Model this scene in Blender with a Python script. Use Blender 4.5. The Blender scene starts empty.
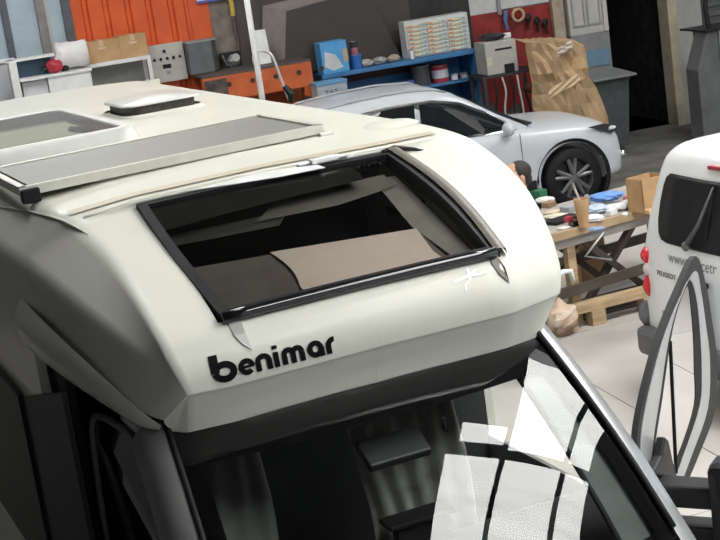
import bpy, bmesh, math, random
from mathutils import Vector, Matrix
from mathutils.bvhtree import BVHTree
PI = math.pi; rad = math.radians; random.seed(7)
SC = bpy.context.scene; COL = SC.collection

# ------------------------------------------------------------------ camera
FPX, PITCH, ROLL, CAMH = 1520.0, 13.0, 8.3, 3.75
def cam_axes():
    p = rad(PITCH); d = Vector((0, math.cos(p), -math.sin(p))); r0 = Vector((1, 0, 0)); u0 = r0.cross(d)
    a = rad(ROLL)
    return (r0*math.cos(a) - u0*math.sin(a), r0*math.sin(a) + u0*math.cos(a), d)
CR, CU, CD = cam_axes(); CAM = Vector((0, 0, CAMH))
cd = bpy.data.cameras.new('camera'); cam = bpy.data.objects.new('camera', cd); COL.objects.link(cam)
cd.sensor_width = 36; cd.lens = FPX*36/720; cd.clip_start = .05; cd.clip_end = 500
M = Matrix((CR, CU, -CD)).transposed().to_4x4(); M.translation = CAM; cam.matrix_world = M
SC.camera = cam
# ------------------------------------------------------------------ light and exposure
SC.view_settings.view_transform = 'Standard'; SC.view_settings.look = 'None'
SC.view_settings.exposure = 0.4; SC.view_settings.gamma = 1; SC.view_settings.use_curve_mapping = False
W = bpy.data.worlds.new('sky'); SC.world = W; W.use_nodes = True
bg = W.node_tree.nodes['Background']; bg.inputs[0].default_value = (.82, .9, 1, 1); bg.inputs[1].default_value = .9
ROOF_GLOW = 11.0
def area(name, loc, target, sx, sy, power, col=(1, .97, .92)):
    l = bpy.data.lights.new(name, 'AREA'); l.shape = 'RECTANGLE'; l.size = sx; l.size_y = sy; l.energy = power; l.color = col
    o = bpy.data.objects.new(name, l); COL.objects.link(o); o.location = loc
    o.rotation_euler = (Vector(target)-Vector(loc)).to_track_quat('-Z', 'Y').to_euler(); return o

# ------------------------------------------------------------------ measuring: a line of sight met with a real plane
def sight(x, y): return CR*((x-360)/FPX) - CU*((y-270)/FPX) + CD
def at_z(x, y, z):
    v = sight(x, y); return CAM + v*((z-CAMH)/v.z)
VO = Vector((-0.356, 6.340, 0)); VA = rad(22)              # the motorhome: origin and heading
VT = Vector((math.cos(VA), math.sin(VA), 0)); VB = Vector((-math.sin(VA), math.cos(VA), 0))
WO = Vector((5.12, 22.8, 0)); WA = rad(15)                 # the back wall: foot of the door post and its run
WD = Vector((math.cos(WA), math.sin(WA), 0)); WN = Vector((-math.sin(WA), math.cos(WA), 0))
def at_wall(x, y, off=0):
    v = sight(x, y); t = ((WO-CAM).dot(WN)-off)/v.dot(WN); p = CAM+v*t
    return (p-WO).dot(WD), p.z

# ------------------------------------------------------------------ materials
MC = {}
def mat(name, c, rough=.5, metal=0, var=.06, scale=8, bump=0, bscale=None, coat=0, emit=0, trans=0, ior=1.45, c2=None, alpha=1, spec=.5, stretch=None, lo=.35, hi=.65):
    if name in MC: return MC[name]
    m = bpy.data.materials.new(name); m.use_nodes = True; nt = m.node_tree; b = nt.nodes['Principled BSDF']
    N = nt.nodes.new; L = nt.links.new
    b.inputs['Roughness'].default_value = rough; b.inputs['Metallic'].default_value = metal
    b.inputs['Coat Weight'].default_value = coat; b.inputs['Coat Roughness'].default_value = .06
    b.inputs['IOR'].default_value = ior; b.inputs['Transmission Weight'].default_value = trans
    b.inputs['Specular IOR Level'].default_value = spec
    if c2 is None: c2 = tuple(max(0, v*(1-var*2)) for v in c)
    tc = N('ShaderNodeTexCoord'); mp = N('ShaderNodeMapping'); L(tc.outputs['Object'], mp.inputs[0])
    if stretch: mp.inputs['Scale'].default_value = stretch
    no = N('ShaderNodeTexNoise'); no.inputs['Scale'].default_value = scale; no.inputs['Detail'].default_value = 5
    L(mp.outputs[0], no.inputs['Vector'])
    cr = N('ShaderNodeValToRGB'); cr.color_ramp.elements[0].position = lo; cr.color_ramp.elements[1].position = hi
    cr.color_ramp.elements[0].color = (*c2, 1); cr.color_ramp.elements[1].color = (*c, 1)
    L(no.outputs[0], cr.inputs[0]); L(cr.outputs[0], b.inputs['Base Color'])
    if bump:
        n2 = N('ShaderNodeTexNoise'); n2.inputs['Scale'].default_value = bscale or scale*3; n2.inputs['Detail'].default_value = 4
        L(mp.outputs[0], n2.inputs['Vector']); bp = N('ShaderNodeBump'); bp.inputs['Strength'].default_value = bump; bp.inputs['Distance'].default_value = .02
        L(n2.outputs[0], bp.inputs['Height']); L(bp.outputs[0], b.inputs['Normal'])
    if emit:
        L(cr.outputs[0], b.inputs['Emission Color']); b.inputs['Emission Strength'].default_value = emit
    MC[name] = m; return m
def glass(name, tint, refl_ior=1.5, clear=.5, rough=0.0):
    """thin pane: mirror by fresnel over a tinted see-through sheet"""
    if name in MC: return MC[name]
    m = bpy.data.materials.new(name); m.use_nodes = True; nt = m.node_tree; nt.nodes.clear(); N = nt.nodes.new; L = nt.links.new
    out = N('ShaderNodeOutputMaterial'); mx = N('ShaderNodeMixShader'); fr = N('ShaderNodeFresnel'); fr.inputs[0].default_value = refl_ior
    g = N('ShaderNodeBsdfGlossy'); g.inputs['Roughness'].default_value = rough; t = N('ShaderNodeBsdfTransparent'); t.inputs[0].default_value = (*[v*clear for v in tint], 1)
    L(fr.outputs[0], mx.inputs[0]); L(t.outputs[0], mx.inputs[1]); L(g.outputs[0], mx.inputs[2]); L(mx.outputs[0], out.inputs[0])
    MC[name] = m; return m

def paint(): return mat('cream white gelcoat', (.64, .64, .565), .5, var=.02, scale=3, coat=.12, spec=.35)
def roofpaint(): return mat('cream roof gelcoat', (.68, .655, .56), .35, var=.05, scale=2.2, coat=.2)
def whitecar(): return mat('white car paint', (.56, .59, .63), .4, var=.01, coat=.4)
def vanpaint(): return mat('white van paint', (.85, .86, .87), .3, var=.01, coat=.6)
def black(): return mat('black rubber', (.018, .018, .02), .55, var=.2, spec=.2)
def gloss(): return mat('gloss black', (.008, .009, .011), .12, coat=.5)
def plastic(): return mat('black plastic', (.018, .018, .02), .45, var=.15, spec=.3)
def silver(): return mat('silver paint', (.50, .51, .52), .3, .55, var=.03, coat=.5)
def steel(): return mat('grey steel', (.36, .37, .38), .4, .6, var=.15, scale=14)
def alu(): return mat('brushed aluminium', (.7, .69, .66), .35, .5, var=.08)
def white(): return mat('white enamel', (.78, .78, .77), .4, var=.05)
def card(): return mat('brown cardboard', (.52, .33, .17), .85, var=.08, scale=6)
def wood(): return mat('pale timber', (.56, .41, .25), .75, var=.18, scale=3, stretch=(1, 9, 9), bump=.1)
def chrome(): return mat('chrome', (.8, .8, .8), .12, 1)

# ------------------------------------------------------------------ mesh tools
class MB:
    def __init__(s): s.v = []; s.f = []
    def add(s, v, f):
        k = len(s.v); s.v += [Vector(p) for p in v]; s.f += [tuple(i+k for i in q) for q in f]; return s
    def box(s, a, b, rot=None, piv=None):
        (x0, y0, z0), (x1, y1, z1) = a, b
        vs = [Vector(p) for p in ((x0,y0,z0),(x1,y0,z0),(x1,y1,z0),(x0,y1,z0),(x0,y0,z1),(x1,y0,z1),(x1,y1,z1),(x0,y1,z1))]
        if rot:
            pv = Vector(piv) if piv is not None else sum(vs, Vector())/8
            vs = [rot @ (p-pv) + pv for p in vs]
        return s.add(vs, [(0,3,2,1),(4,5,6,7),(0,1,5,4),(1,2,6,5),(2,3,7,6),(3,0,4,7)])
    def tube(s, pts, r, n=8, close=False, cap=True):
        pts = [Vector(p) for p in pts]; rs = r if isinstance(r, (list, tuple)) else [r]*len(pts); N = len(pts); k = len(s.v)
        up = None
        for i, p in enumerate(pts):
            if close: t = (pts[(i+1) % N]-pts[i-1])
            else: t = pts[min(i+1, N-1)]-pts[max(i-1, 0)]
            t.normalize()
            if up is None: up = t.orthogonal().normalized()
            up = (up - t*up.dot(t)); up = up.normalized() if up.length > 1e-6 else t.orthogonal().normalized()
            sd = t.cross(up)
            for j in range(n):
                a = 2*PI*j/n; s.v.append(p + (up*math.cos(a)+sd*math.sin(a))*rs[i])
        for i in range(N if close else N-1):
            for j in range(n):
                a = k+i*n+j; b_ = k+i*n+(j+1) % n; c = k+((i+1) % N)*n+(j+1) % n; d = k+((i+1) % N)*n+j
                s.f.append((a, d, c, b_))
        if cap and not close:
            s.f.append(tuple(k+j for j in range(n))); s.f.append(tuple(k+(N-1)*n+j for j in reversed(range(n))))
        return s
    def lathe(s, prof, n=20, center=(0,0,0), axis='z'):
        k = len(s.v); c = Vector(center)
        for (r, h) in prof:
            for j in range(n):
                a = 2*PI*j/n; x, y = r*math.cos(a), r*math.sin(a)
                p = {'z': (x, y, h), 'y': (x, h, y), 'x': (h, x, y)}[axis]
                s.v.append(c+Vector(p))
        for i in range(len(prof)-1):
            for j in range(n):
                q = (k+i*n+j, k+i*n+(j+1) % n, k+(i+1)*n+(j+1) % n, k+(i+1)*n+j)
                s.f.append(q if axis != 'y' else q[::-1])
        return s
    def prism(s, poly, a, b, plane='xz'):
        """poly extruded from a to b along the third axis"""
        n = len(poly); mk = {'xz': lambda p, h: (p[0], h, p[1]), 'xy': lambda p, h: (p[0], p[1], h), 'yz': lambda p, h: (h, p[0], p[1])}[plane]
        v = [mk(p, a) for p in poly]+[mk(p, b) for p in poly]
        return s.add(v, [tuple(range(n)), tuple(reversed(range(n, 2*n)))]+[(i, n+i, n+(i+1) % n, (i+1) % n) for i in range(n)])
    def grid(s, rows, closed=False):
        k = len(s.v); R = len(rows); C = len(rows[0])
        for r in rows: s.v += [Vector(p) for p in r]
        for i in range(R-1):
            for j in range(C if closed else C-1):
                s.f.append((k+i*C+j, k+i*C+(j+1) % C, k+(i+1)*C+(j+1) % C, k+(i+1)*C+j))
        return s
    def blob(s, c, r, n=10, m=7, jit=0, rnd=random):
        c = Vector(c); rows = []
        for i in range(m+1):
            th = PI*i/m; row = []
            for j in range(n):
                a = 2*PI*j/n; k = 1+(rnd.random()-.5)*jit
                row.append(c+Vector((r[0]*math.sin(th)*math.cos(a)*k, r[1]*math.sin(th)*math.sin(a)*k, r[2]*math.cos(th)*(1+(rnd.random()-.5)*jit*.5))))
            rows.append(row)
        return s.grid(rows, True)
def obj(name, mb, m, parent=None, smooth=False, bevel=0, sub=0, solid=0, loc=None, rotz=0):
    me = bpy.data.meshes.new(name); me.from_pydata([tuple(p) for p in mb.v], [], mb.f); me.update()
    bm = bmesh.new(); bm.from_mesh(me); bmesh.ops.remove_doubles(bm, verts=bm.verts, dist=1e-5); bmesh.ops.recalc_face_normals(bm, faces=bm.faces); bm.to_mesh(me); bm.free()
    me.materials.append(m); o = bpy.data.objects.new(name, me); COL.objects.link(o)
    if smooth: me.shade_smooth()
    if solid:
        md = o.modifiers.new('solid', 'SOLIDIFY'); md.thickness = solid; md.offset = 0
    if bevel:
        md = o.modifiers.new('bevel', 'BEVEL'); md.width = bevel; md.segments = 2; md.limit_method = 'ANGLE'; md.angle_limit = rad(40)
    if sub:
        md = o.modifiers.new('sub', 'SUBSURF'); md.levels = sub; md.render_levels = sub
    if parent: o.parent = parent
    if loc is not None: o.location = loc
    if rotz: o.rotation_euler.z = rotz
    return o
def tag(o, label, cat, group=None):
    o['label'] = label; o['category'] = cat
    if group: o['group'] = group
    return o
def thing(name, label, cat, loc=(0,0,0), rotz=0, group=None):
    o = bpy.data.objects.new(name, None); COL.objects.link(o); o.empty_display_size = .1
    o.location = loc; o.rotation_euler = (0, 0, rotz); return tag(o, label, cat, group)
def lab(o, label): o['label'] = label; return o
def struct(name, mb, m, **k):
    o = obj(name, mb, m, **k)
    if 'parent' not in k: o['kind'] = 'structure'
    return o
def bool_cut(o, cutters):
    objs = []
    for c in cutters:
        md = o.modifiers.new('cut', 'BOOLEAN'); md.operation = 'DIFFERENCE'; md.solver = 'EXACT'; md.object = c; objs.append(c)
    dg = bpy.context.evaluated_depsgraph_get(); dg.update()
    me = bpy.data.meshes.new_from_object(o.evaluated_get(dg)); o.modifiers.clear(); o.data = me
    for c in objs: bpy.data.objects.remove(c)
def bake(o):
    dg = bpy.context.evaluated_depsgraph_get(); dg.update()
    me = bpy.data.meshes.new_from_object(o.evaluated_get(dg)); o.modifiers.clear(); o.data = me; return o
def catmull(P, n):
    """smooth polyline through tuples"""
    out = []; L = len(P)
    for i in range(L-1):
        p0, p1, p2, p3 = P[max(i-1, 0)], P[i], P[i+1], P[min(i+2, L-1)]
        for k in range(n):
            t = k/n; out.append(tuple(.5*((2*b)+(-a+c)*t+(2*a-5*b+4*c-d)*t*t+(-a+3*b-3*c+d)*t**3) for a, b, c, d in zip(p0, p1, p2, p3)))
    out.append(P[-1]); return out
def text(name, s, size, m, parent, loc, rot, ext=.001, xs=1.0, weight=0):
    c = bpy.data.curves.new(name, 'FONT'); c.body = s; c.size = size; c.extrude = ext; c.offset = weight
    t = bpy.data.objects.new(name, c); COL.objects.link(t)
    dg = bpy.context.evaluated_depsgraph_get(); dg.update(); me = bpy.data.meshes.new_from_object(t.evaluated_get(dg))
    bpy.data.objects.remove(t); me.materials.clear(); me.materials.append(m)
    o = bpy.data.objects.new(name, me); COL.objects.link(o); o.parent = parent; o.location = loc; o.rotation_euler = rot; o.scale = (xs, 1, 1); return o

# ================================================================== THE HALL
def wall_pt(s, off, z=0): return WO+WD*s-WN*off+Vector((0, 0, z))
def hall():
    # floor: concrete slabs with open joints, run with the back wall
    base = struct('floor', MB().box((-22, -34, -.14), (14, 3, -.02)), mat('floor joint', (.24, .23, .21), .9), loc=WO, rotz=WA)
    conc = mat('pale concrete', (.50, .475, .44), .7, c2=(.40, .375, .345), scale=1.3, bump=.06, bscale=20, lo=.3, hi=.7)
    dark = mat('shade dark concrete', (.20, .195, .19), .55, c2=(.10, .098, .096), scale=1.8, bump=.08, bscale=18)  # dark colour holds the back's shade; unseen left slabs added to cut bounce
    ms = {}
    jx, jy = 1.65, 3.05
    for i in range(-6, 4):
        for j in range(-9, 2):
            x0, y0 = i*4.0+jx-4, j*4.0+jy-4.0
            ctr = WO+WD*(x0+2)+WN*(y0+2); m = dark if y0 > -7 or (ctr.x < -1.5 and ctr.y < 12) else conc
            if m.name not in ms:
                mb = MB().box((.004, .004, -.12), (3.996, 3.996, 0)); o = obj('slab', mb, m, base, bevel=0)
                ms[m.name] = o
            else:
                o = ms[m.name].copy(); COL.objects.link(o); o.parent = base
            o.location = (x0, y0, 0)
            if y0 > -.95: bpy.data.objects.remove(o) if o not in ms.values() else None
    # back wall
    wm = mat('grey plaster', (.42, .42, .41), .85, c2=(.34, .34, .33), scale=2.5, bump=.05)
    bw = MB(); bw.box((-14, 0, -.02), (-1.05, .25, 7)); bw.box((-.02, 0, -.02), (6, .25, 7)); bw.box((-1.05, 0, 2.9), (-.02, .25, 7))
    wall = struct('wall_back', bw, wm, loc=WO, rotz=WA)
    def panel(name, s0, s1, z0, z1, off, m, th=.03):
        return obj(name, MB().box((s0, -off-th, z0), (s1, -off, z1)), m, wall, bevel=.004)
    # dark room behind the doorway
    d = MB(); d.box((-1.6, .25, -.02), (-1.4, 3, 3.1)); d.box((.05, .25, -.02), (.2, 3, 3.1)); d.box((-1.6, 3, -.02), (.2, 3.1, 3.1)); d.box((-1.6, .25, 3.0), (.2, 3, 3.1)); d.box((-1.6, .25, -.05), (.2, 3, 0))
    struct('wall_passage', d, mat('near black wall', (.035, .037, .04), .9, var=.3), loc=WO, rotz=WA)  # passage walls coloured near black
    fr = MB().box((-.05, -.05, 0), (.09, .26, 3.0)).box((-1.08, -.03, 0), (-1.02, .26, 3.0)).box((-1.08, -.05, 2.88), (.09, .26, 3.0))
    struct('door_1', fr, mat('yellowed door frame', (.48, .43, .32), .6, var=.12, scale=5), loc=WO, rotz=WA, bevel=.006)
    # left: pale blue cladding panels between steel posts
    blue = mat('pale blue cladding', (.46, .55, .62), .55, c2=(.36, .44, .52), scale=3)
    postm = mat('dark grey post', (.13, .135, .15), .5, .3, var=.15); brown = mat('brown grey post', (.27, .25, .24), .6, var=.12)
    s = lambda x, y: at_wall(x, y)[0]
    for x0, x1, m, off, th in [(-20, 2, blue, 0, .03), (2, 9, postm, 0, .10), (9, 38, blue, 0, .03), (37, 46, brown, .0, .12), (46, 50, mat('light rail', (.5, .5, .5), .5), 0, .05), (50, 63, blue, 0, .03), (63, 72, postm, 0, .12)]:
        panel('cladding_panel' if m is blue else 'post', s(x0, 20), s(x1, 20), .02, 6.9, off, m, th)
    low = at_wall(5, 62)[1]
    obj('low_partition', MB().box((s(-20, 62), -.25, 0), (s(13, 62), -.2, low)), mat('grey white partition', (.60, .61, .64), .5, var=.06), wall, bevel=.01)
    obj('partition_cap', MB().box((s(-20, 62), -.28, low), (s(14, 62), -.17, low+.05)), white(), wall, bevel=.01)
    # orange profiled panels
    org = mat('orange profiled sheet', (.68, .115, .022), .5, c2=(.60, .09, .02), scale=4)
    orl = mat('orange fold', (.72, .17, .05), .45)
    xs = [68, 88, 109, 131, 152, 174, 190]
    for a, b_ in zip(xs, xs[1:]):
        s0, s1 = s(a, 20), s(b_, 20)
        mb = MB().prism([(s0, 0), (s0, -.03), (s0+.02, -.07), (s1-.07, -.07), (s1-.045, -.03), (s1, -.03), (s1, 0)], .02, 6.9, 'xy')
        obj('profiled_panel', mb, org, wall)
    obj('profiled_panel', MB().box((s(190, 20), -.05, 0), (s(210, 20), 0, 6.9)), org, wall)
    panel('sooty_panel', s(205, 20), s(236, 20), .02, 6.9, 0, mat('sooty tan', (.26, .22, .18), .8, c2=(.13, .11, .09), scale=5))
    panel('dark_panel', s(234, 20), s(410, 20), .02, 6.9, 0, mat('dark brown steel', (.085, .068, .06), .55, c2=(.06, .05, .045), scale=3), .05)
    panel('slotted_panel', s(408, 20), s(470, 20), .02, 6.9, 0, mat('near black sheet', (.04, .038, .037), .7, var=.2), .04)
    red = mat('dark red paint', (.30, .03, .025), .55, c2=(.2, .02, .018), scale=5)
    zr = at_wall(500, 11)[1]
    panel('red_dado', s(466, 30), s(556, 30), .02, zr, 0, red, .03)
    panel('white_panel', s(466, 8), s(497, 8), zr, 6.9, 0, mat('white wall paint', (.6, .6, .6), .6, var=.05), .03)
    panel('white_panel', s(499, 8), s(549, 8), zr+.02, 6.9, 0, MC['white wall paint'], .04)
    panel('post', s(496, 8), s(499.5, 8), zr-.05, 6.9, 0, steel(), .07)
    panel('pipe_panel', s(549, 8), s(560, 8), 0.02, 6.9, 0, mat('beige column', (.47, .38, .3), .6, var=.15), .12)
    # left, right walls, front wall with its gate, roof with roof lights and added fill panels
    dk = mat('dark side wall', (.16, .16, .16), .8, var=.1)
    struct('wall_left', MB().box((-9.3, -8.2, -.02), (-9, 19.5, 7)), dk)
    struct('wall_front', MB().box((-9.3, -8.3, -.02), (3.5, -8, 7)), dk)
    struct('wall_right', MB().box((9.5, 12.5, -.02), (9.8, 27, 7)).box((9.5, -8, 4.6), (9.8, 12.5, 7)), dk)
    cm = mat('dark roof lining', (.10, .10, .105), .8, var=.1)
    holes = [(2.75, 3.56, 6.12, 6.45), (3.66, 5.1, 6.05, 7.5), (5.25, 6.0, 6.05, 7.5), (2.58, 3.56, 3.3, 5.86), (3.66, 5.1, 3.3, 5.86), (5.25, 6.1, 3.3, 5.86),
             (2.4, 6.6, 8.8, 12.0), (-4.6, -1.6, 14.4, 17.4), (4.8, 8.0, 16.4, 18.9), (2.6, 5.6, .3, 2.6), (-2.3, -.9, 7.0, 8.6)]  # this line: unseen glowing panels added to brighten van, walls and overcab
    xs = sorted({-9.0, 9.8}|{v for h in holes for v in h[:2]}); ys = sorted({-8.0, 27.0}|{v for h in holes for v in h[2:]})
    mb = MB()
    for i in range(len(xs)-1):
        j0 = 0
        for j in range(len(ys)-1):
            cx, cy = (xs[i]+xs[i+1])/2, (ys[j]+ys[j+1])/2
            if any(h[0] < cx < h[1] and h[2] < cy < h[3] for h in holes): continue
            mb.box((xs[i], ys[j], 7), (xs[i+1], ys[j+1], 7.06))
    ceil = struct('ceiling', mb, cm)
    em = mat('glowing roof sheet', (1, .99, .96), .5, c2=(.82, .83, .82), scale=1.1, stretch=(.3, 5, 1), emit=ROOF_GLOW)
    for k, h in enumerate(holes):
        o = obj('rooflight_and_fill', MB().box((h[0]-.01, h[2]-.01, 7.02), (h[1]+.01, h[3]+.01, 7.05)), em, ceil)
    # purlins
    pm = mat('roof steel', (.16, .17, .18), .5, .3)
    for y in (-4, -.5, 7.4, 13.0, 17.2, 21.0): obj('purlin', MB().box((-9, y, 6.75), (9.5, y+.12, 6.999)), pm, ceil)
hall()

# ================================================================== THE MOTORHOME  (local x = across, -y = forward, z = up)
US = .03
LEFT = {   # half width, forward, height along each rail, back to front
 0: [(0,-5.15,2.82),(0,-2,2.81),(0,-.7,2.795),(0,-.06,2.768),(0,.0,2.725),(0,.32,2.632),(0,.62,2.525),(0,.87,2.405),(0,.945,2.34),(0,.972,2.27),(0,.96,2.185),(0,.92,2.10),(0,.875,2.025)],
 1: [(.575,-5.15,2.81),(.575,-2,2.805),(.575,-.7,2.788),(.575,-.06,2.76),(.575,.0,2.72),(.575,.32,2.627),(.575,.62,2.52),(.575,.87,2.40),(.575,.94,2.335),(.575,.97,2.265),(.575,.957,2.18),(.575,.915,2.095),(.575,.865,2.02)],
 2: [(.92,-5.15,2.79),(.92,-2,2.785),(.90,-.7,2.765),(.885,-.12,2.74),(.84,.04,2.70),(.806,.33,2.615),(.803,.62,2.51),(.806,.86,2.40),(.80,.935,2.33),(.78,.965,2.26),(.758,.962,2.19),(.75,.91,2.10),(.745,.845,2.02)],
 3: [(1.06,-5.15,2.62),(1.065,-2,2.64),(1.07,-.7,2.60),(1.05,-.25,2.575),(1.03,-.05,2.555),(.96,.36,2.465),(.89,.66,2.38),(.84,.84,2.315),(.81,.90,2.27),(.79,.94,2.23),(.768,.95,2.18),(.775,.89,2.10),(.775,.825,2.02)],
 4: [(1.06,-5.15,2.2),(1.065,-2,2.2),(1.07,-.7,2.2),(1.06,-.3,2.2),(1.05,-.1,2.2),(1.01,.25,2.19),(.965,.5,2.165),(.92,.66,2.14),(.89,.74,2.12),(.86,.80,2.10),(.83,.84,2.08),(.81,.84,2.05),(.80,.81,2.02)]}
RIGHT = {k: list(v) for k, v in LEFT.items()}
RIGHT[2] = [(.92,-5.15,2.79),(.92,-2,2.785),(.92,-.7,2.785),(.92,-.12,2.765),(.90,.04,2.73),(.89,.30,2.635),(.88,.55,2.53),(.87,.76,2.41),(.86,.83,2.34),(.85,.87,2.27),(.83,.875,2.18),(.79,.86,2.10),(.745,.83,2.02)]
RIGHT[3] = [(1.04,-5.15,2.70),(1.04,-2,2.68),(1.05,-.7,2.70),(1.045,-.2,2.70),(1.04,.05,2.67),(1.02,.34,2.585),(1.0,.50,2.49),(.985,.60,2.37),(.975,.65,2.29),(.965,.68,2.22),(.94,.70,2.14),(.86,.74,2.07),(.775,.80,2.02)]
RIGHT[4] = [(1.04,-5.15,2.2),(1.04,-2,2.2),(1.05,-.7,2.2),(1.045,-.3,2.2),(1.03,0,2.2),(1.015,.2,2.19),(1.0,.35,2.165),(.985,.48,2.14),(.975,.52,2.12),(.96,.56,2.10),(.93,.58,2.08),(.87,.62,2.05),(.80,.70,2.02)]
for _rails in (LEFT, RIGHT):
    for _k, _v in _rails.items():
        h_, w_, z_ = _v[10]; _v[10] = (h_, w_+.004, z_+.008); _v.insert(11, (h_-.004, w_-.008, z_-.006)); _v[12] = (_v[12][0], _v[12][1]-.018, _v[12][2]-.005)
def motorhome():
    root = thing('motorhome', 'cream white motorhome with a big tilted front window over the cab and black lettering', 'motorhome', VO, VA)
    P = paint()
    n = 5
    def rows_for(side, sgn):
        rails = {k: catmull(v, n) for k, v in side.items()}
        R = len(rails[0]); rows = []
        for i in range(R):
            row = []
            for a in range(4):
                p, q = rails[a][i], rails[a+1][i]; m = 6
                for k in range(m+(a == 3)):
                    t = k/m; row.append([p[c]*(1-t)+q[c]*t for c in range(3)])
            for it in range(0 if sgn < 0 else 3):
                row = [row[0]]+[[.25*row[j-1][c]+.5*row[j][c]+.25*row[j+1][c] for c in range(3)] if j > 7 and j < len(row)-1 else row[j] for j in range(1, len(row)-1)]+[row[-1]]
            rows.append([(sgn*p[0]+US, -p[1], p[2]) for p in row])
        return rows
    L = rows_for(LEFT, -1); Rr = rows_for(RIGHT, 1)
    mb = MB(); k0, k1 = 4*n, 7*n; full = []
    for side in (L, Rr):
        base = len(mb.v); C = len(side[0])
        for r in side: mb.v += [Vector(p) for p in r]
        for i in range(len(side)-1):
            for j in range(C-1):
                q_ = (base+i*C+j, base+i*C+j+1, base+(i+1)*C+j+1, base+(i+1)*C+j); full.append(q_)
                if not (k0 <= i < k1 and j < 6): mb.f.append(q_)
    cap = obj('overcab_shell', mb, P, root, smooth=True)
    bvh = BVHTree.FromPolygons([tuple(v) for v in mb.v], full)
    def on_face(u, z, off=.004):
        h = bvh.ray_cast(Vector((u, -3, z)), Vector((0, 1, 0)))
        if h[0] is None: return Vector((u, -.96, z))
        nrm = h[1] if h[1].y < 0 else -h[1]
        return h[0]+nrm*off
    RM = Matrix.Rotation(-VA, 3, 'Z')
    def on_cap(x, y, off=.004):
        h = bvh.ray_cast(RM @ (CAM-VO), RM @ sight(x, y).normalized())
        n_ = h[1]; n_ = -n_ if n_.dot(RM @ sight(x, y)) > 0 else n_
        return h[0]+n_*off
    def on_top(u, w, off=.0):
        h = bvh.ray_cast(Vector((u, -w, 5)), Vector((0, 0, -1)))
        return (h[0].z if h[0] is not None else 2.4)+off
    # lower body behind the cab, both sides and the back
    bp = MB(); bp.box((US-1.06, .25, .45), (US-1.02, 5.15, 2.22)); bp.box((US+1.00, .25, .45), (US+1.04, 5.15, 2.22)); bp.box((US-1.06, 5.12, .45), (US+1.04, 5.15, 2.78)); bp.box((US-1.06, .25, .42), (US+1.04, 5.15, .47))
    obj('body_side', bp, P, root)
    # darker lip that joins the cap to the cab roof
    # roof seam strip
    m = MB(); m.grid([[(u, -w, on_top(u, w, .006)) for u in [(-.84+US+1.68*i/24) for i in range(25)]] for w in (-.13, -.12, -.075, -.065)])
    obj('roof_seam', m, mat('beige sealant strip', (.55, .48, .36), .5), root, smooth=True)
    m = MB().tube([(u, .02, on_top(u, -.02, .0)) for u in [(-.80+US+1.60*i/24) for i in range(25)]], .006, 6)
    obj('roof_rib', m, roofpaint(), root, smooth=True)
    # side gutter moulding on the left shoulder
    m = MB().tube([on_cap(x_, y_, .003) for x_, y_ in ((1, 207.5), (12, 209), (25, 211), (40, 214.5), (52, 217.5), (64, 221.5), (76, 227.5), (88, 235))], [.006, .006, .006, .006, .007, .008, .006, .002], 6)
    obj('roof_moulding', m, P, root, smooth=True)
    # ------------- front window
    fw = thing('front_window', '', 'x', (0, 0, 0)); del fw['label']; del fw['category']; fw.parent = root
    def wp(u, w, off=0): # on the window plane
        z = 2.725-(w/.87)*.32-.006*(abs(u)/.57)**2+.018*math.sin(PI*min(max(w/.87, 0), 1)); return Vector((u, -w-off*.345, z+off*.94))
    c0 = [(-.57+US-.0, .0), (.57+US, .0), (.60+US-.02, .87), (-.57+US+.02, .87)]
    def edge(off, ins=0):
        pts = []
        cs = [(c0[0][0]+ins, ins), (c0[1][0]-ins, ins), (c0[2][0]-ins, .87-ins), (c0[3][0]+ins, .87-ins)]
        for a in range(4):
            p, q = cs[a], cs[(a+1) % 4]
            for k in range(10):
                t = k/10; bow = math.sin(PI*t)*(.02 if a in (1, 3) else 0)*(1 if a == 1 else -1)
                pts.append(wp(p[0]+(q[0]-p[0])*t+bow, p[1]+(q[1]-p[1])*t, off))
        return pts
    o1, o2, i2, i1 = edge(-.02, -.012), edge(.022, -.008), edge(.028, .028), edge(-.03, .034)
    obj('window_frame', MB().grid([o1, o2, i2, i1], True), black(), fw, smooth=False)
    obj('bottom_rail', MB().tube([wp(-.56+US+1.13*k/12, .875, .02) for k in range(13)], .022, 8), gloss(), fw, smooth=True)
    obj('side_seal', MB().grid([[wp(.565+US+.035*math.sin(PI*k/12)+dx, -.01+.89*k/12, dz) for dx, dz in ((0, .034), (.012, .040), (.045, .036), (.058, .0))] for k in range(13)]), mat('olive grey seal', (.13, .125, .10), .45), fw, smooth=True)
    g = glass('smoked acrylic', (.82, .82, .79), 1.4, .85)
    obj('glass_pane', MB().grid([[wp(-.545+US+1.11*i/8, .03+.82*j/8, .012) for i in range(9)] for j in range(9)]), g, fw, smooth=True)
    obj('top_shade', MB().grid([[wp(-.545+US+1.11*i/8*(.82 if True else 1), .025+(.21-.06*i/8)*j/2, .009) for i in range(9)] for j in range(3)]), mat('smoke grey shade', (.035, .036, .034), .25, var=.1), fw)
    # inner well of the window
    wl = MB()
    for sx in (-.56+US, .575+US): wl.add([(sx, 0, 2.70), (sx, -.87, 2.37), (sx, -.87, 2.12), (sx, .35, 2.12), (sx, .35, 2.70)], [(0, 1, 2, 3, 4)])
    wl.add([(-.56+US, -.87, 2.38), (.575+US, -.87, 2.38), (.575+US, -.87, 2.12), (-.56+US, -.87, 2.12)], [(0, 1, 2, 3)])
    obj('window_well', wl, mat('grey moulding', (.34, .33, .30), .6, var=.1), fw, solid=.01)
    dkb = mat('dark interior', (.02, .02, .022), .8)
    obj('well_back', MB().box((-.57+US, .35, 2.10), (.58+US, .37, 2.74)).box((-.57+US, -.35, 2.10), (.58+US, .36, 2.12)), dkb, fw)
    blind = mat('pinkish beige blind', (.82, .71, .64), .7, var=.03)
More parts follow.
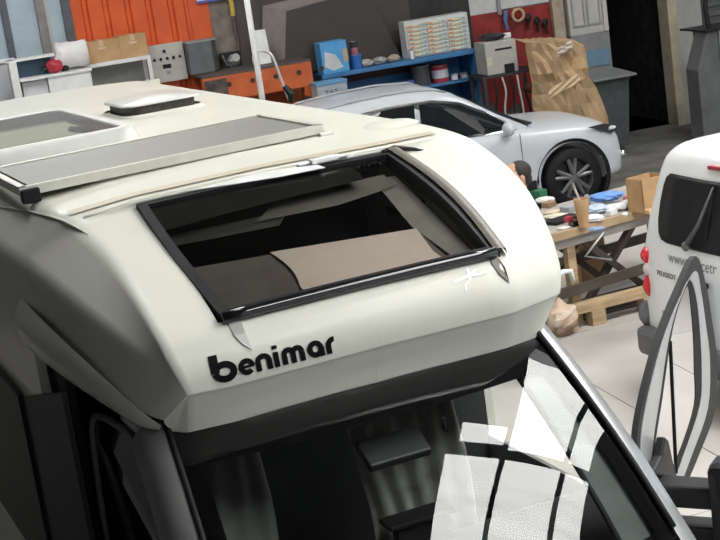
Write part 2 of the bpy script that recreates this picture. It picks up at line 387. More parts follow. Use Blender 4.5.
    def under(poly, d): return MB().add([wp(u+US, w, d) for u, w in poly], [tuple(range(len(poly)))])
    lc = [(-.21+.04*math.sin(k/8*PI)-.02*k/8+(.025 if k > 6 else 0), .50+.335*k/8) for k in range(9)]
    obj('blind', under([(.40, .56)]+[(.385, .72), (.41, .84)]+list(reversed(lc)), -.03), blind, fw)
    obj('blind_dark_sheet', under([(-.54, .47), (.40, .555), (.43, .85), (-.54, .85)], -.036), mat('taupe sheet', (.19, .17, .15), .6, var=.15, scale=5), fw)  # darker sheet under the blind, showing left of it
    obj('pale_strip', under([(.0, .10), (.50, .08), (.50, .20), (.20, .26), (-.16, .25)], -.04), mat('taupe strip', (.24, .23, .20), .6, var=.1), fw)  # pale strip put under the upper glass
    obj('inner_stripe', under([(-.54, .18), (.0, .20), (-.08, .30), (-.54, .27)], -.05), mat('grey stripe', (.08, .08, .075), .6), fw)
    obj('inner_side', under([(.44, .10), (.545, .10), (.545, .84), (.46, .80), (.40, .52)], -.045), mat('grey moulding', (.34, .33, .30), .6, var=.1), fw)
    obj('window_latch', MB().box((.44, -.30, 2.52), (.60, -.24, 2.56)).blob((.565, -.43, 2.47), (.022, .03, .022)), black(), fw, bevel=.004)
    # white clip broken out of the top seal
    cl = MB(); b0 = wp(.30, -.015, .035)
    cl.box(b0+Vector((-.075, -.02, -.008)), b0+Vector((.06, .02, .014)), Matrix.Rotation(.1, 3, 'Z')); cl.box(b0+Vector((-.13, -.012, -.005)), b0+Vector((-.07, .012, .006))); cl.box(b0+Vector((.055, -.012, -.004)), b0+Vector((.11, .016, .008)))
    obj('clip', cl, mat('white nylon', (.8, .8, .8), .4), fw, bevel=.005)
    sl = MB().add([wp(-.33, .0, .032), wp(.02, -.02, .034), wp(.25, .015, .034), wp(.27, .05, .032), wp(.06, .045, .03), wp(-.12, .025, .03)], [(0, 1, 2, 3, 4, 5)])
    obj('white_sliver', sl, mat('sliver white', (.75, .75, .74), .35), fw, solid=.003)  # flat white sliver along the window's top edge
    clut = MB()
    for k in range(9): clut.blob(wp(.40+.018*k, .04+.008*math.sin(k*2), .0), (.014, .014, .012), 6, 4, .4)
    obj('hinge', clut, black(), fw)
    obj('frayed_seal', MB().tube([wp(.54+US, -.01, .02), wp(.60+US, -.02, .025), wp(.68+US, .01, .02), wp(.76+US, .04, .0)], [.012, .014, .008, .003], 6), black(), fw)
    # fins of film under the two lower corners
    obj('film_fin', MB().add([on_cap(x_, y_, .006) for x_, y_ in ((226, 322), (241, 322), (245, 334), (252, 350), (243, 345), (234, 336))], [(0, 1, 2, 3, 4, 5)]), mat('grey plastic film', (.42, .42, .38), .3), fw, solid=.003)
    obj('film_fin', MB().add([on_cap(x_, y_, .006) for x_, y_ in ((489, 252), (497, 258), (504, 268), (509, 283), (499, 275), (491, 264))], [(0, 1, 2, 3, 4, 5)]), mat('olive grey seal', (.13, .125, .10), .45), fw, solid=.003)
    # bird-like white sticker residue
    st = MB()
    for pth in (((454, 283), (463, 279), (470, 275), (478, 275), (487, 272)), ((467, 269), (469, 275), (470, 280), (465, 285), (466, 291)), ((470, 276), (474, 271), (476, 270))):
        for k, (a, b_) in enumerate(zip(pth, pth[1:])):
            w_ = 1.9-.25*k; st.add([on_cap(a[0], a[1]-w_), on_cap(a[0], a[1]+w_), on_cap(b_[0], b_[1]+w_*.8), on_cap(b_[0], b_[1]-w_*.8)] if abs(b_[0]-a[0]) > 3 else [on_cap(a[0]-w_, a[1]), on_cap(a[0]+w_, a[1]), on_cap(b_[0]+w_*.8, b_[1]), on_cap(b_[0]-w_*.8, b_[1])], [(0, 1, 2, 3)])
    obj('glue_residue', st, mat('bright white', (.9, .9, .9), .5), root)
    # ------------- lettering: thick round strokes laid on the nose
    def ribbon(path, w):
        q = []
        for i, p in enumerate(path):
            a = path[max(i-1, 0)]; b_ = path[min(i+1, len(path)-1)]; dx, dy = b_[0]-a[0], b_[1]-a[1]; l = math.hypot(dx, dy) or 1
            q.append(((p[0]-dy/l*w/2, p[1]+dx/l*w/2), (p[0]+dy/l*w/2, p[1]-dx/l*w/2)))
        return q
    def line(a, b_, k=6): return [(a[0]+(b_[0]-a[0])*i/k, a[1]+(b_[1]-a[1])*i/k) for i in range(k+1)]
    def arc(cx, cy, rx, ry, a0, a1, k=16): return [(cx+rx*math.cos(rad(a0+(a1-a0)*i/k)), cy+ry*math.sin(rad(a0+(a1-a0)*i/k))) for i in range(k+1)]
    s_ = .33
    glyph = {'b': (1.15, [(line((.19, .42), (.19, 1.27)), .40), (arc(.60, .44, .42, .33, 180, -176, 24), .31)]),
             'e': (1.0, [(arc(.48, .5, .35, .36, 0, 318, 22), s_), (line((.25, .50), (.93, .50)), .15)]),
             'n': (.98, [(line((.14, 0), (.14, .6)), s_), (arc(.48, .58, .34, .29, 180, 0), s_), (line((.82, .6), (.82, 0)), s_)]),
             'i': (.40, [(line((.16, 0), (.16, .95)), s_), (line((.16, 1.12), (.16, 1.36)), s_)]),
             'm': (1.42, [(line((.14, 0), (.14, .6)), s_), (arc(.41, .6, .27, .27, 180, 0), s_), (line((.68, .6), (.68, 0)), s_), (arc(.95, .6, .27, .27, 180, 0), s_), (line((1.22, .6), (1.22, 0)), s_)]),
             'a': (1.03, [(arc(.48, .5, .34, .36, 0, 360, 24), s_), (line((.84, .52), (.84, 0)), s_)]),
             'r': (.6, [(line((.14, 0), (.14, .55)), s_), (arc(.5, .5, .36, .36, 180, 82), s_)])}
    word = [('b', 22, 213.2, 384), ('e', 16, 240.5, 376), ('n', 16.3, 257.3, 371.6), ('i', 16, 275.2, 367.3), ('m', 16.2, 283.6, 365), ('a', 16.3, 309, 358.6), ('r', 16, 327.5, 354)]
    for ch, k, px, py in word:
        lm = MB()
        for path, w in glyph[ch][1]:
            rb = ribbon(path, w); row = [[], []]
            for pa in rb:
                for e_ in (0, 1):
                    gx, gy = pa[e_]; row[e_].append(on_cap(px+gx*k-.20*gy*k, py-.235*gx*k-.97*gy*k, .0035))
            lm.grid(row)
        obj('letter', lm, mat('black vinyl', (.006, .006, .007), .7, spec=.1), root)
    # ------------- solar panel
    zt = 2.83
    spn = bpy.data.objects.new('solar_panel', None); COL.objects.link(spn); spn.parent = root
    a_, b_, c_, d_ = (-.92, .47), (.53, .56), (.53, 1.40), (-.92, 1.31)
    def quadbox(q, z0, z1): return MB().add([(p[0], p[1], z0) for p in q]+[(p[0], p[1], z1) for p in q], [(0, 3, 2, 1), (4, 5, 6, 7), (0, 1, 5, 4), (1, 2, 6, 5), (2, 3, 7, 6), (3, 0, 4, 7)])
    obj('cell_sheet', quadbox([(a_[0]+.05, a_[1]+.045), (b_[0]-.05, b_[1]+.045), (c_[0]-.05, c_[1]-.05), (d_[0]+.05, d_[1]-.05)], zt-.02, zt+.002), mat('grey solar cells', (.22, .222, .20), .5, var=.03, scale=2), spn)
    fm = MB()
    for p, q in ((a_, b_), (b_, c_), (c_, d_), (d_, a_)):
        p, q = Vector((*p, 0)), Vector((*q, 0)); t = (q-p).normalized(); s2 = Vector((-t.y, t.x, 0))*.03
        cs = [p, q, q+s2, p+s2]; fm.add([(v.x, v.y, zt-.035) for v in cs]+[(v.x, v.y, zt+.006) for v in cs], [(0, 3, 2, 1), (4, 5, 6, 7), (0, 1, 5, 4), (1, 2, 6, 5), (2, 3, 7, 6), (3, 0, 4, 7)])
    obj('panel_frame', fm, mat('cream alu frame', (.62, .61, .54), .4, .2), spn, bevel=.003)
    bk = MB(); bk.box((-.92, .44, zt-.065), (-.84, .49, zt-.005))
    obj('bracket', bk, black(), spn, bevel=.006)
    bk = MB(); bk.box((.50, .53, zt-.06), (.57, .57, zt-.03)); obj('bracket', bk, alu(), spn, bevel=.004)
    # ------------- opened roof hatch
    hn = bpy.data.objects.new('roof_hatch', None); COL.objects.link(hn); hn.parent = root
    hz = 2.80
    def rr(x0, x1, y0, y1, r, z, k=5):
        pts = []
        for cx, cy, a0 in ((x1-r, y1-r, 0), (x0+r, y1-r, 90), (x0+r, y0+r, 180), (x1-r, y0+r, 270)):
            for i in range(k+1): a = rad(a0+90*i/k); pts.append((cx+r*math.cos(a), cy+r*math.sin(a), z))
        return pts
    X0, X1, Y0, Y1 = -1.0, -.07, 1.47, 3.15
    def hz_(p, dz): # the lid slopes: high at the back
        return (p[0], p[1], p[2]+dz)
    A = rr(X0, X1, Y0, Y1, .13, hz-.02); Bq = rr(X0+.015, X1-.015, Y0+.03, Y1-.015, .12, hz+.075); Cq = rr(X0+.05, X1-.05, Y0+.07, Y1-.03, .10, hz+.09); Dq = rr(X0+.09, X1-.09, Y0+.12, Y1-.07, .08, hz+.08)
    obj('hatch_surround', MB().grid([A, Bq, Cq, Dq], True), mat('grey white moulding', (.60, .60, .57), .4, var=.04), hn, smooth=True)
    g2 = glass('smoked dome', (.66, .68, .60), 1.03, .85, .3)
    obj('hatch_dome', MB().add(rr(X0+.09, X1-.06, Y0+.11, Y1-.06, .08, hz+.083), [tuple(range(24))]), g2, hn)
    dk2 = mat('olive grey lining', (.06, .06, .048), .6, var=.15)
    obj('hatch_lining', MB().grid([rr(X0+.08, X1-.06, Y0+.11, Y1-.06, .08, hz+.08), rr(X0+.10, X1-.08, Y0+.13, Y1-.08, .08, hz+.025)], True), dk2, hn)
    obj('hatch_blind', MB().box((X0+.1, Y0+.50, hz+.040), (X1-.14, Y1-.40, hz+.045)), mat('pale blind', (.66, .66, .58), .6), hn)
    obj('hatch_floor', MB().box((X0+.09, Y0+.12, hz+.015), (X1-.08, Y1-.1, hz+.028)), dk2, hn)
    obj('hatch_lever', MB().tube([(X1-.14, Y0+.25, hz+.05), (X1-.18, Y0+.45, hz+.06), (X1-.22, Y0+.7, hz+.05)], .02, 6), plastic(), hn)
    # ------------- roof vent
    vn = bpy.data.objects.new('roof_vent', None); COL.objects.link(vn); vn.parent = root
    vx0, vx1, vy0, vy1 = .12, .56, 2.50, 3.05; vz = 2.812
    obj('vent_base', MB().grid([rr(vx0-.06, vx1+.06, vy0-.05, vy1+.05, .12, vz-.02), rr(vx0-.02, vx1+.02, vy0-.02, vy1+.02, .11, vz+.015)], True), P, vn, smooth=True)
    lid = MB(); rows = []
    for k in range(7):
        t = k/6; rows.append([(p[0], p[1], vz+.062+.035*t+.05*((p[1]-vy0)/(vy1-vy0))*0) for p in rr(vx0-.02+.20*t*t, vx1+.02-.20*t*t, vy0-.02+.2*t*t, vy1+.02-.2*t*t, max(.02, .11-.08*t), 0)])
    lid.grid(rows, True); lid.add(rows[-1], [tuple(range(24))])
    obj('vent_lid', lid, mat('milky lid', (.62, .62, .58), .3, var=.05), vn, smooth=True)
    obj('vent_mesh', MB().grid([rr(vx0+.01, vx1-.01, vy0+.01, vy1-.01, .1, vz+.0), rr(vx0+.01, vx1-.01, vy0+.01, vy1-.01, .1, vz+.070)], True), mat('dark brown mesh', (.10, .09, .075), .6, var=.2, scale=30), vn)
    # round cover near the right front of the roof
    o_ = obj('roof_disc', MB().lathe([(.0, .016), (.08, .016), (.11, .012), (.14, 0)], 28, (0, 0, 0)), P, root, smooth=True); o_.location = (.84, .50, on_top(.84, -.50)-.003)
    # ------------- cab: windscreen
    def ws(u, t, off=0): # t 0 top .. 1 bottom
        h = .765+.085*t; x_ = u*h; bow = (1-u*u)
        w = .815+.055*bow+(.74+.10*bow)*t+.03*math.sin(PI*t); z = 2.035-.02*0-(.66)*t+.02*math.sin(PI*t)
        return Vector((x_+US*.3-.015, -(w+off*.63), z+off*.77))
    obj('windscreen', MB().grid([[ws(-1+2*i/20, j/14) for i in range(21)] for j in range(15)]), glass('windscreen glass', (.95, .98, .96), 1.62, 1), root, smooth=True)
    fr = MB()
    def ring(du, dt0, dt1, off):
        pts = []; n_ = 10
        cs = [(-1+du, dt0), (1-du, dt0), (1-du, 1-dt1), (-1+du, 1-dt1)]
        for a in range(4):
            p, q = cs[a], cs[(a+1) % 4]
            for k in range(n_): t = k/n_; pts.append(ws(p[0]+(q[0]-p[0])*t, p[1]+(q[1]-p[1])*t, off))
        return pts
    fr.grid([ring(-.02, -.035, -.01, -.012), ring(-.02, -.035, -.01, .006), ring(.0, .0, .0, .004), ring(.0, .0, .0, -.004), ring(.085, .17, .05, -.006)], True)
    obj('windscreen_border', fr, mat('black ceramic border', (.004, .004, .005), .7, spec=.05), root)
    # A pillars: silver; the left one's shade is put into a darker grey
    def pillar(sx, m):
        rows = []
        for k in range(13):
            t = -.04+k*.1; e = ws(sx, t)
            o_ = sx*.012
            rows.append([e+Vector((o_, 0, .004)), e+Vector((o_+sx*.022, .01, .012)), e+Vector((o_+sx*.07, .03, .004)), e+Vector((o_+sx*.10, .07, -.03)), e+Vector((o_+sx*.11, .13, -.09))])
        return obj('a_pillar', MB().grid(rows), m, root, smooth=True)
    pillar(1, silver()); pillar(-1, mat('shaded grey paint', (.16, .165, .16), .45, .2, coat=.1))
    for sx in (-1, 1):
        obj('pillar_seal', MB().tube([ws(sx, -.02+k*.09)+Vector((sx*.012, -.004, .008)) for k in range(12)], .012, 6), black(), root, smooth=True)
    # cab sides, bonnet, bumper (mostly below the picture)
    cm_ = MB()
    for sx in (-1, 1):
        x_ = sx*.935+US
        cm_.add([(x_, .26, .45), (x_, -2.3, .45), (x_, -2.3, 1.05), (x_, -1.75, 1.22), (x_, -1.35, 1.30), (x_, .26, 1.30)], [(0, 1, 2, 3, 4, 5)])
    obj('cab_side', cm_, silver(), root, solid=.02)
    rows = []
    for t in range(9):
        w = 1.62+.09*t; z = 1.40-.025*t-.004*t*t; row = []
        for i in range(13):
            u = -1+i/6; row.append((u*(.955-.006*t)+US, -(w-.16*abs(u)**2.5), z-.12*abs(u)**4))
        rows.append(row)
    rows.append([(p[0], p[1]-.06, p[2]-.25) for p in rows[-1]]); rows.append([(p[0], p[1]-.02, .45) for p in rows[-1]])
    obj('bonnet', MB().grid(rows), silver(), root, smooth=True)
    for sx in (-1, 1):
        for w in (1.55, -3.9):
            wheel(root, (sx*.87+US, -w, .34), .34, .22, sx)
    # left side: black door-window area, door frame tube, pillar strips
    def sd(u, w, z): return (u+US, -w, z)
    obj('door_glass_left', MB().add([sd(-.93, -.25, 1.3), sd(-.90, 1.50, 1.30), sd(-.83, 1.05, 1.85), sd(-.84, .72, 2.06), sd(-.88, .45, 2.12), sd(-.96, -.05, 2.14), sd(-.98, -.25, 2.14)], [tuple(range(7))]), gloss(), root, solid=.01)
    obj('door_frame_left', MB().tube(catmull([sd(-.985, .16, 1.2), sd(-.985, .17, 1.5), sd(-.975, .20, 1.85), sd(-.965, .235, 1.965), sd(-.955, .30, 2.00), sd(-.93, .50, 2.01), sd(-.90, .72, 1.96), sd(-.90, 1.1, 1.68), sd(-.92, 1.5, 1.34)], 5), .014, 6), mat('mid grey seal', (.16, .165, .16), .5), root, smooth=True)
    obj('door_strip_left', MB().tube(catmull([sd(-.90, .55, 2.05), sd(-.87, .80, 1.98), sd(-.875, 1.1, 1.745), sd(-.90, 1.5, 1.41)], 6), .022, 8), silver(), root, smooth=True)
    obj('b_pillar', MB().box((-1.0+US, -.02, 1.0), (-.96+US, .27, 2.2)), mat('matt black panel', (.012, .013, .016), .6), root)
    # bump fairing joining cap and body on the left
    q = lambda u, w, z: Vector(sd(u, w, z))
    rows = [catmull([q(-1.055, -.34, 2.40), q(-1.045, .05, 2.36), q(-.97, .50, 2.24), q(-.885, .76, 2.12), q(-.84, .84, 2.07)], 5),
            catmull([q(-1.10, -.33, 2.32), q(-1.085, .05, 2.27), q(-1.005, .47, 2.18), q(-.91, .74, 2.09), q(-.845, .83, 2.06)], 5),
            catmull([q(-1.085, -.33, 2.20), q(-1.06, .05, 2.18), q(-.985, .44, 2.12), q(-.90, .72, 2.06), q(-.845, .82, 2.05)], 5),
            catmull([q(-1.0, -.33, 2.13), q(-.98, .05, 2.12), q(-.93, .42, 2.09), q(-.87, .70, 2.04), q(-.83, .80, 2.04)], 5)]
    obj('side_fairing', MB().grid(rows), P, root, smooth=True)
    obj('side_hatch', MB().box((-1.085+US, .74, .9), (-1.06+US, 2.6, 1.865)), mat('charcoal side panel', (.055, .056, .052), .6, var=.1), root, bevel=.006)  # dark grey panel on the lower left side
    obj('hatch_edge', MB().tube([(-1.085+US, .73, .9), (-1.085+US, .73, 1.87), (-1.085+US, 2.6, 1.87)], .008, 6), black(), root)
    obj('black_side_panel', MB().prism([(.71, 1.87), (-.27, 2.12), (-.27, .9), (.71, .9)], -1.072+US, -1.05+US, 'yz'), mat('matt black panel', (.012, .013, .016), .6), root)
    # right: small white grab hook
    obj('hook', MB().tube([sd(.93, .62, 2.17), sd(1.02, .60, 2.19), sd(1.055, .60, 2.185), sd(1.06, .60, 2.14)], .012, 6), white(), root, smooth=True)
    # ------------- cab interior
    fab = mat('grey pleated fabric', (.55, .55, .50), .9, var=.25, scale=7)
    def curtain(p0, p1, z0, z1, folds, amp, m, lean=0):
        rows = []
        for j in range(9):
            t = j/8; row = []
            for i in range(folds*6+1):
                s2 = i/(folds*6); b2 = Vector((p0[0], p0[1], 0)).lerp(Vector((p1[0], p1[1], 0)), s2)
                row.append((b2.x+lean*t+.01*math.sin(t*7+s2*5), b2.y+amp*math.sin(s2*folds*2*PI+.6*math.sin(t*3)), z0+(z1-z0)*t))
            rows.append(row)
        return obj('curtain', MB().grid(rows), m, root, smooth=True, solid=.002)
    curtain((.04, -.60), (.46, -.72), 1.25, 1.95, 5, .018, fab, -.05)
    curtain((-.74, -.72), (-.36, -.58), 1.2, 1.98, 4, .015, mat('dark grey curtain', (.26, .265, .25), .9), -.02)
    di = mat('cab lining', (.03, .032, .034), .8)
    obj('dashboard', MB().prism([(-1.60, 1.33), (-1.0, 1.40), (-.85, 1.34), (-.85, 1.0), (-1.6, 1.0)], -.85+US, .85+US, 'yz'), di, root, bevel=.02)
    obj('cab_floor', MB().box((-.9, -1.5, .6), (.92, .25, .64)), di, root)
    obj('bulkhead', MB().box((-.92, .12, .6), (.96, .16, 2.12)).box((-.8, -.80, 2.02), (.8, .12, 2.05)), di, root)
    obj('monitor', MB().box((-.13, -1.26, 1.46), (.08, -1.21, 1.60)).box((-.16, -1.28, 1.60), (.11, -1.17, 1.62)).box((-.05, -1.25, 1.36), (-.01, -1.22, 1.5)), plastic(), root, bevel=.005)
    obj('sun_visor', MB().box((-.10, -1.02, 1.76), (.16, -.88, 1.80), Matrix.Rotation(.5, 3, 'X')), mat('visor vinyl', (.04, .04, .045), .5), root, bevel=.01)
    obj('rear_view_mirror', MB().box((-.10+US+.3, -1.0, 1.80), (.12+US+.1, -.97, 1.86)), gloss(), root, bevel=.01)
    obj('inner_pillar_trim', MB().grid([[ws(.985-.0*k, k/10, -.03), ws(.80-.05*k/10, k/10, -.045)] for k in range(11)]), mat('grey green trim', (.12, .14, .135), .7, var=.1), root, solid=.006)
    obj('inner_pillar_seal', MB().tube([ws(.79-.05*k/10, k/10, -.04) for k in range(11)], .012, 6), black(), root, smooth=True)
    # ------------- open cab door on the right
    th = rad(53); H = Vector((.93, -1.25, 0)); Dv = Vector((math.sin(th), math.cos(th), 0)); Nv = Vector((math.cos(th), -math.sin(th), 0))
    dn = bpy.data.objects.new('cab_door', None); COL.objects.link(dn); dn.parent = root; dn.location = (H.x, H.y, 0); dn.rotation_euler.z = math.atan2(Dv.y, Dv.x)
    # local: x along the door, y = inner side, z up   (outer face looks along -y); outlines measured on the door's own plane
    Dw = VT*Dv.x+VB*Dv.y; Hw = VO+VT*H.x+VB*H.y; Pn = Vector((-Dw.y, Dw.x, 0))
    def dp(x, y):
        v = sight(x, y); q_ = CAM+v*((Hw-CAM).dot(Pn)/v.dot(Pn)); return ((q_-Hw).dot(Dw), q_.z)
    outer = [dp(*p) for p in ((637, 470), (639, 430), (648, 385), (662, 335), (680, 290), (697, 256), (707, 285), (713, 320), (718, 360), (716, 410), (700, 455), (681, 500))]
    mid = [dp(*p) for p in ((640, 470), (642, 430), (651, 385), (665, 335), (683, 292), (696, 271), (701, 290), (706, 325), (710, 360), (708, 408), (692, 455), (675, 500))]
    inn = [dp(*p) for p in ((652, 467), (654, 436), (660, 398), (668, 344), (678, 305), (689, 280), (696, 295), (700, 330), (702, 370), (700, 406), (685, 452), (669, 494))]
    pane_ = [dp(*p) for p in ((655, 464), (657, 436), (663, 398), (671, 341), (679, 307), (688, 286), (691, 300), (694, 335), (695, 370), (695, 405), (681, 450), (665, 486))]
    outer, mid, inn, pane_ = [catmull(q_, 4) for q_ in (outer, mid, inn, pane_)]
    def slab_ring(o_, i_, y0, y1):
        m2 = MB(); n2 = len(o_); m2.v = [Vector((p[0], y0, p[1])) for p in o_]+[Vector((p[0], y0, p[1])) for p in i_]+[Vector((p[0], y1, p[1])) for p in o_]+[Vector((p[0], y1, p[1])) for p in i_]
        for k in range(n2-1):
            m2.f += [(k, k+1, n2+k+1, n2+k), (2*n2+k, 3*n2+k, 3*n2+k+1, 2*n2+k+1), (k, 2*n2+k, 2*n2+k+1, k+1), (n2+k, n2+k+1, 3*n2+k+1, 3*n2+k)]
        m2.f += [(0, n2, 3*n2, 2*n2), (n2-1, 3*n2-1, 4*n2-1, 2*n2-1)]
        return m2
    obj('outer_seal', slab_ring(outer, mid, .004, .03), mat('dark grey seal', (.04, .04, .04), .6, spec=.2), dn)
    obj('door_frame', slab_ring(mid, inn, .0, .036), mat('mid grey paint', (.45, .455, .46), .35, .3, coat=.3), dn, bevel=.004)
    obj('window_seal', slab_ring(inn, pane_, .002, .02), black(), dn)
    obj('door_glass', MB().add([(p[0], .004, p[1]) for p in pane_], [tuple(range(len(pane_)))]), glass('clear green glass', (.82, .90, .85), 1.5, .92), dn)
    a, b_ = dp(671, 341), dp(677, 473); obj('glass_divider', MB().tube([(a[0], .0, a[1]), (b_[0], .0, b_[1])], .004, 6), black(), dn)
    # mirror: two arms and the housing, on the outer face
    arm = plastic()
    mn = MB().prism([dp(*p) for p in ((640, 474), (668, 482), (664, 472), (657, 440), (653, 436), (650, 455))], -.05, -.013)
    obj('mirror_foot', mn, arm, dn, bevel=.008)
    obj('mirror_arm', MB().box((-.03, -.30, 1.385), (.09, -.03, 1.475)), arm, dn, bevel=.012)
    obj('mirror_arm', MB().box((-.03, -.30, 1.235), (.09, -.03, 1.31)), arm, dn, bevel=.012)
    obj('mirror_housing', MB().box((-.06, -.50, 1.15), (.11, -.26, 1.58)), arm, dn, bevel=.04)
    return root
def wheel(parent, c, r, w, sx, spokes=5, name='wheel', rimm=None):
    n = bpy.data.objects.new(name, None); COL.objects.link(n); n.parent = parent; n.location = c
    prof = [(r*.68, -w/2), (r*.93, -w/2), (r, -w*.38), (r*1.0, 0), (r, w*.38), (r*.93, w/2), (r*.68, w/2), (r*.66, w*.3)]
    obj('tyre', MB().lathe(prof, 40, (0, 0, 0), 'x'), black(), n, smooth=True)
    rm = rimm or mat('grey alloy', (.20, .205, .21), .35, .6)
    obj('rim', MB().lathe([(r*.70, w/2), (r*.68, w/2-.01), (r*.64, w*.3), (r*.62, -w*.3), (r*.66, -w/2)] if sx > 0 else [(r*.70, -w/2), (r*.68, -w/2+.01), (r*.64, -w*.3), (r*.62, w*.3), (r*.66, w/2)], 32, (0, 0, 0), 'x'), rm, n, smooth=True)
    obj('brake_disc', MB().lathe([(0, 0), (r*.6, 0), (r*.6, .02*sx)], 28, (0, 0, 0), 'x'), mat('dark disc', (.03, .03, .03), .5), n)
    x0 = sx*w*.40
    for k in range(spokes):
        a = 2*PI*k/spokes+.3; sm = MB()
        for d in (-.13, .13):
            p0 = Vector((x0, math.cos(a+d*.5)*r*.12, math.sin(a+d*.5)*r*.12)); p1 = Vector((x0*.95, math.cos(a+d*1.5)*r*.66, math.sin(a+d*1.5)*r*.66))
            sm.tube([p0, p1], [.030*r/.35, .022*r/.35], 6)
        obj('spoke', sm, rm, n)
    obj('hub_cap', MB().lathe([(0, x0+.012*sx), (r*.13, x0+.008*sx), (r*.15, x0-.02*sx)], 16, (0, 0, 0), 'x'), rm, n)
    return n
MH = motorhome()

# ================================================================== WHITE CROSSOVER CAR   (local x forward, -y = side facing the camera)
def crossover():
    a = rad(13); org = at_z(575, 206, 0); f = Vector((math.cos(a), math.sin(a), 0)); lft = Vector((-math.sin(a), math.cos(a), 0))
    loc = org+lft*.84
    root = thing('white_crossover_car', 'white crossover car parked parallel to the workshop back wall', 'car', (loc.x, loc.y, 0), a)
    st = [(-3.58,.62,.5,.78,.80),(-3.52,.78,.42,.90,.92),(-3.3,.87,.34,1.02,1.04),(-2.9,.915,.30,1.07,1.08),(-2.3,.925,.27,1.07,1.08),(-1.4,.925,.27,1.05,1.07),(-.7,.925,.27,1.01,1.06),
          (-.35,.925,.27,.985,1.05),(0,.92,.27,.96,1.03),(.33,.905,.28,.93,1.0),(.53,.86,.28,.88,.94),(.68,.76,.28,.78,.84),(.77,.60,.30,.66,.70)]
    st = catmull(st, 3); rows = []
    for x, hw, zb, zs, zc in st:
        half = [(0, zb), (hw-.08, zb), (hw-.01, zb+.12), (hw, (zb+zs)/2-.05), (hw-.005, zs-.2), (hw-.025, zs-.07), (hw-.07, zs-.01), (hw*.8, zs+(zc-zs)*.5), (hw*.4, zc), (0, zc)]
        half = catmull(half, 2)
        rows.append([(x, -p[0], p[1]) for p in half]+[(x, p[0], p[1]) for p in reversed(half[1:-1])])
    mb = MB().grid(rows, True); n = len(rows[0]); mb.f.append(tuple(range(n))); mb.f.append(tuple(range(len(mb.v)-n, len(mb.v))))
    body = obj('body', mb, whitecar(), root, smooth=True)
    cut = []
    for x in (0, -2.67):
        for sy in (-1, 1): cut.append(obj('cut', MB().lathe([(0, -.25), (.43, -.25), (.43, .25), (0, .25)], 36, (x, sy*.85, .36), 'y'), black(), root))
    bool_cut(body, cut)
    for x in (0, -2.67):
        for sy in (-1, 1):
            w = wheel(root, (x, sy*.82, .36), .36, .22, -1 if sy < 0 else 1, 5); w.rotation_euler.z = rad(90)
            obj('arch_lining', MB().lathe([(.435, sy*.62), (.43, sy*.90), (.425, sy*.905), (.47, sy*.93), (.475, sy*.915), (.44, sy*.60)], 40, (x, 0, .36), 'y'), mat('arch plastic', (.02, .02, .022), .8, spec=.15), root)
    # greenhouse
    gh = [(-3.46,.70,1.05,.62,1.14),(-3.30,.80,1.06,.62,1.50),(-3.05,.83,1.06,.64,1.62),(-2.5,.845,1.06,.65,1.675),(-1.9,.85,1.05,.66,1.69),(-1.5,.85,1.04,.66,1.65),(-1.2,.84,1.03,.66,1.54),(-.85,.83,1.02,.66,1.32),(-.45,.80,1.0,.70,1.06)]
    gh = catmull(gh, 4); rows = []
    for x, hb, zb, ht, zt in gh:
        half = [(0, zb-.05), (hb, zb-.05), (hb-(hb-ht)*.85, zb+(zt-zb)*.85), (ht-.05, zt-.03), (ht*.5, zt-.005), (0, zt)]
        rows.append([(x, -p[0], p[1]) for p in half]+[(x, p[0], p[1]) for p in reversed(half[1:-1])])
    mb = MB().grid(rows, True); n = len(rows[0]); mb.f.append(tuple(range(n))); mb.f.append(tuple(range(len(mb.v)-n, len(mb.v))))
    obj('cabin', mb, whitecar(), root, smooth=True)
    def side(x, z, off=.012):
        import bisect
        k = min(max(bisect.bisect([g[0] for g in gh], x)-1, 0), len(gh)-2); g0, g1 = gh[k], gh[k+1]; t = (x-g0[0])/(g1[0]-g0[0])
        hb, zb, ht, zt = [g0[i]*(1-t)+g1[i]*t for i in (1, 2, 3, 4)]
        y = hb-(hb-ht)*min(max((z-(zb-.05))/(zt-zb+.05), 0), 1); return (x, -(y+off), z)
    dg = mat('dark car glass', (.012, .014, .016), .06, coat=.3)
    def pane(name, poly, m, off=.012, k=10):
        pts = []
        for p, q in zip(poly, poly[1:]+poly[:1]):
            for i in range(k): t = i/k; pts.append(side(p[0]+(q[0]-p[0])*t, p[1]+(q[1]-p[1])*t, off))
        for s_ in (1, -1):
            obj(name, MB().add([(p[0], p[1]*s_, p[2]) for p in pts], [tuple(range(len(pts)))]), m, root, solid=.004)
    top = [(-.72, 1.13), (-.95, 1.28), (-1.25, 1.44), (-1.6, 1.52), (-2.1, 1.53), (-2.6, 1.49), (-3.0, 1.38)]
    pane('window_surround', [(-.60, 1.03), (-1.2, 1.05), (-2.0, 1.08), (-2.7, 1.12), (-3.15, 1.25)]+[(x, z+.03) for x, z in reversed(top)], chrome(), .010)
    pane('front_door_glass', [(-.74, 1.06), (-1.78, 1.09), (-1.74, 1.52)]+[p for p in reversed(top) if p[0] > -1.7], dg, .016)
    pane('rear_door_glass', [(-1.86, 1.09), (-2.55, 1.13), (-2.45, 1.50), (-2.1, 1.525), (-1.80, 1.525)], dg, .016)
    pane('quarter_glass', [(-2.62, 1.14), (-3.02, 1.24), (-2.98, 1.36), (-2.55, 1.48)], dg, .016)
    # windscreen, rails, mirror, lamp, handles, sill
    obj('windscreen', MB().add([(-1.22, -.56, 1.53), (-1.22, .56, 1.53), (-.46, .68, 1.085), (-.46, -.68, 1.085)], [(0, 1, 2, 3)]), dg, root, solid=.02)
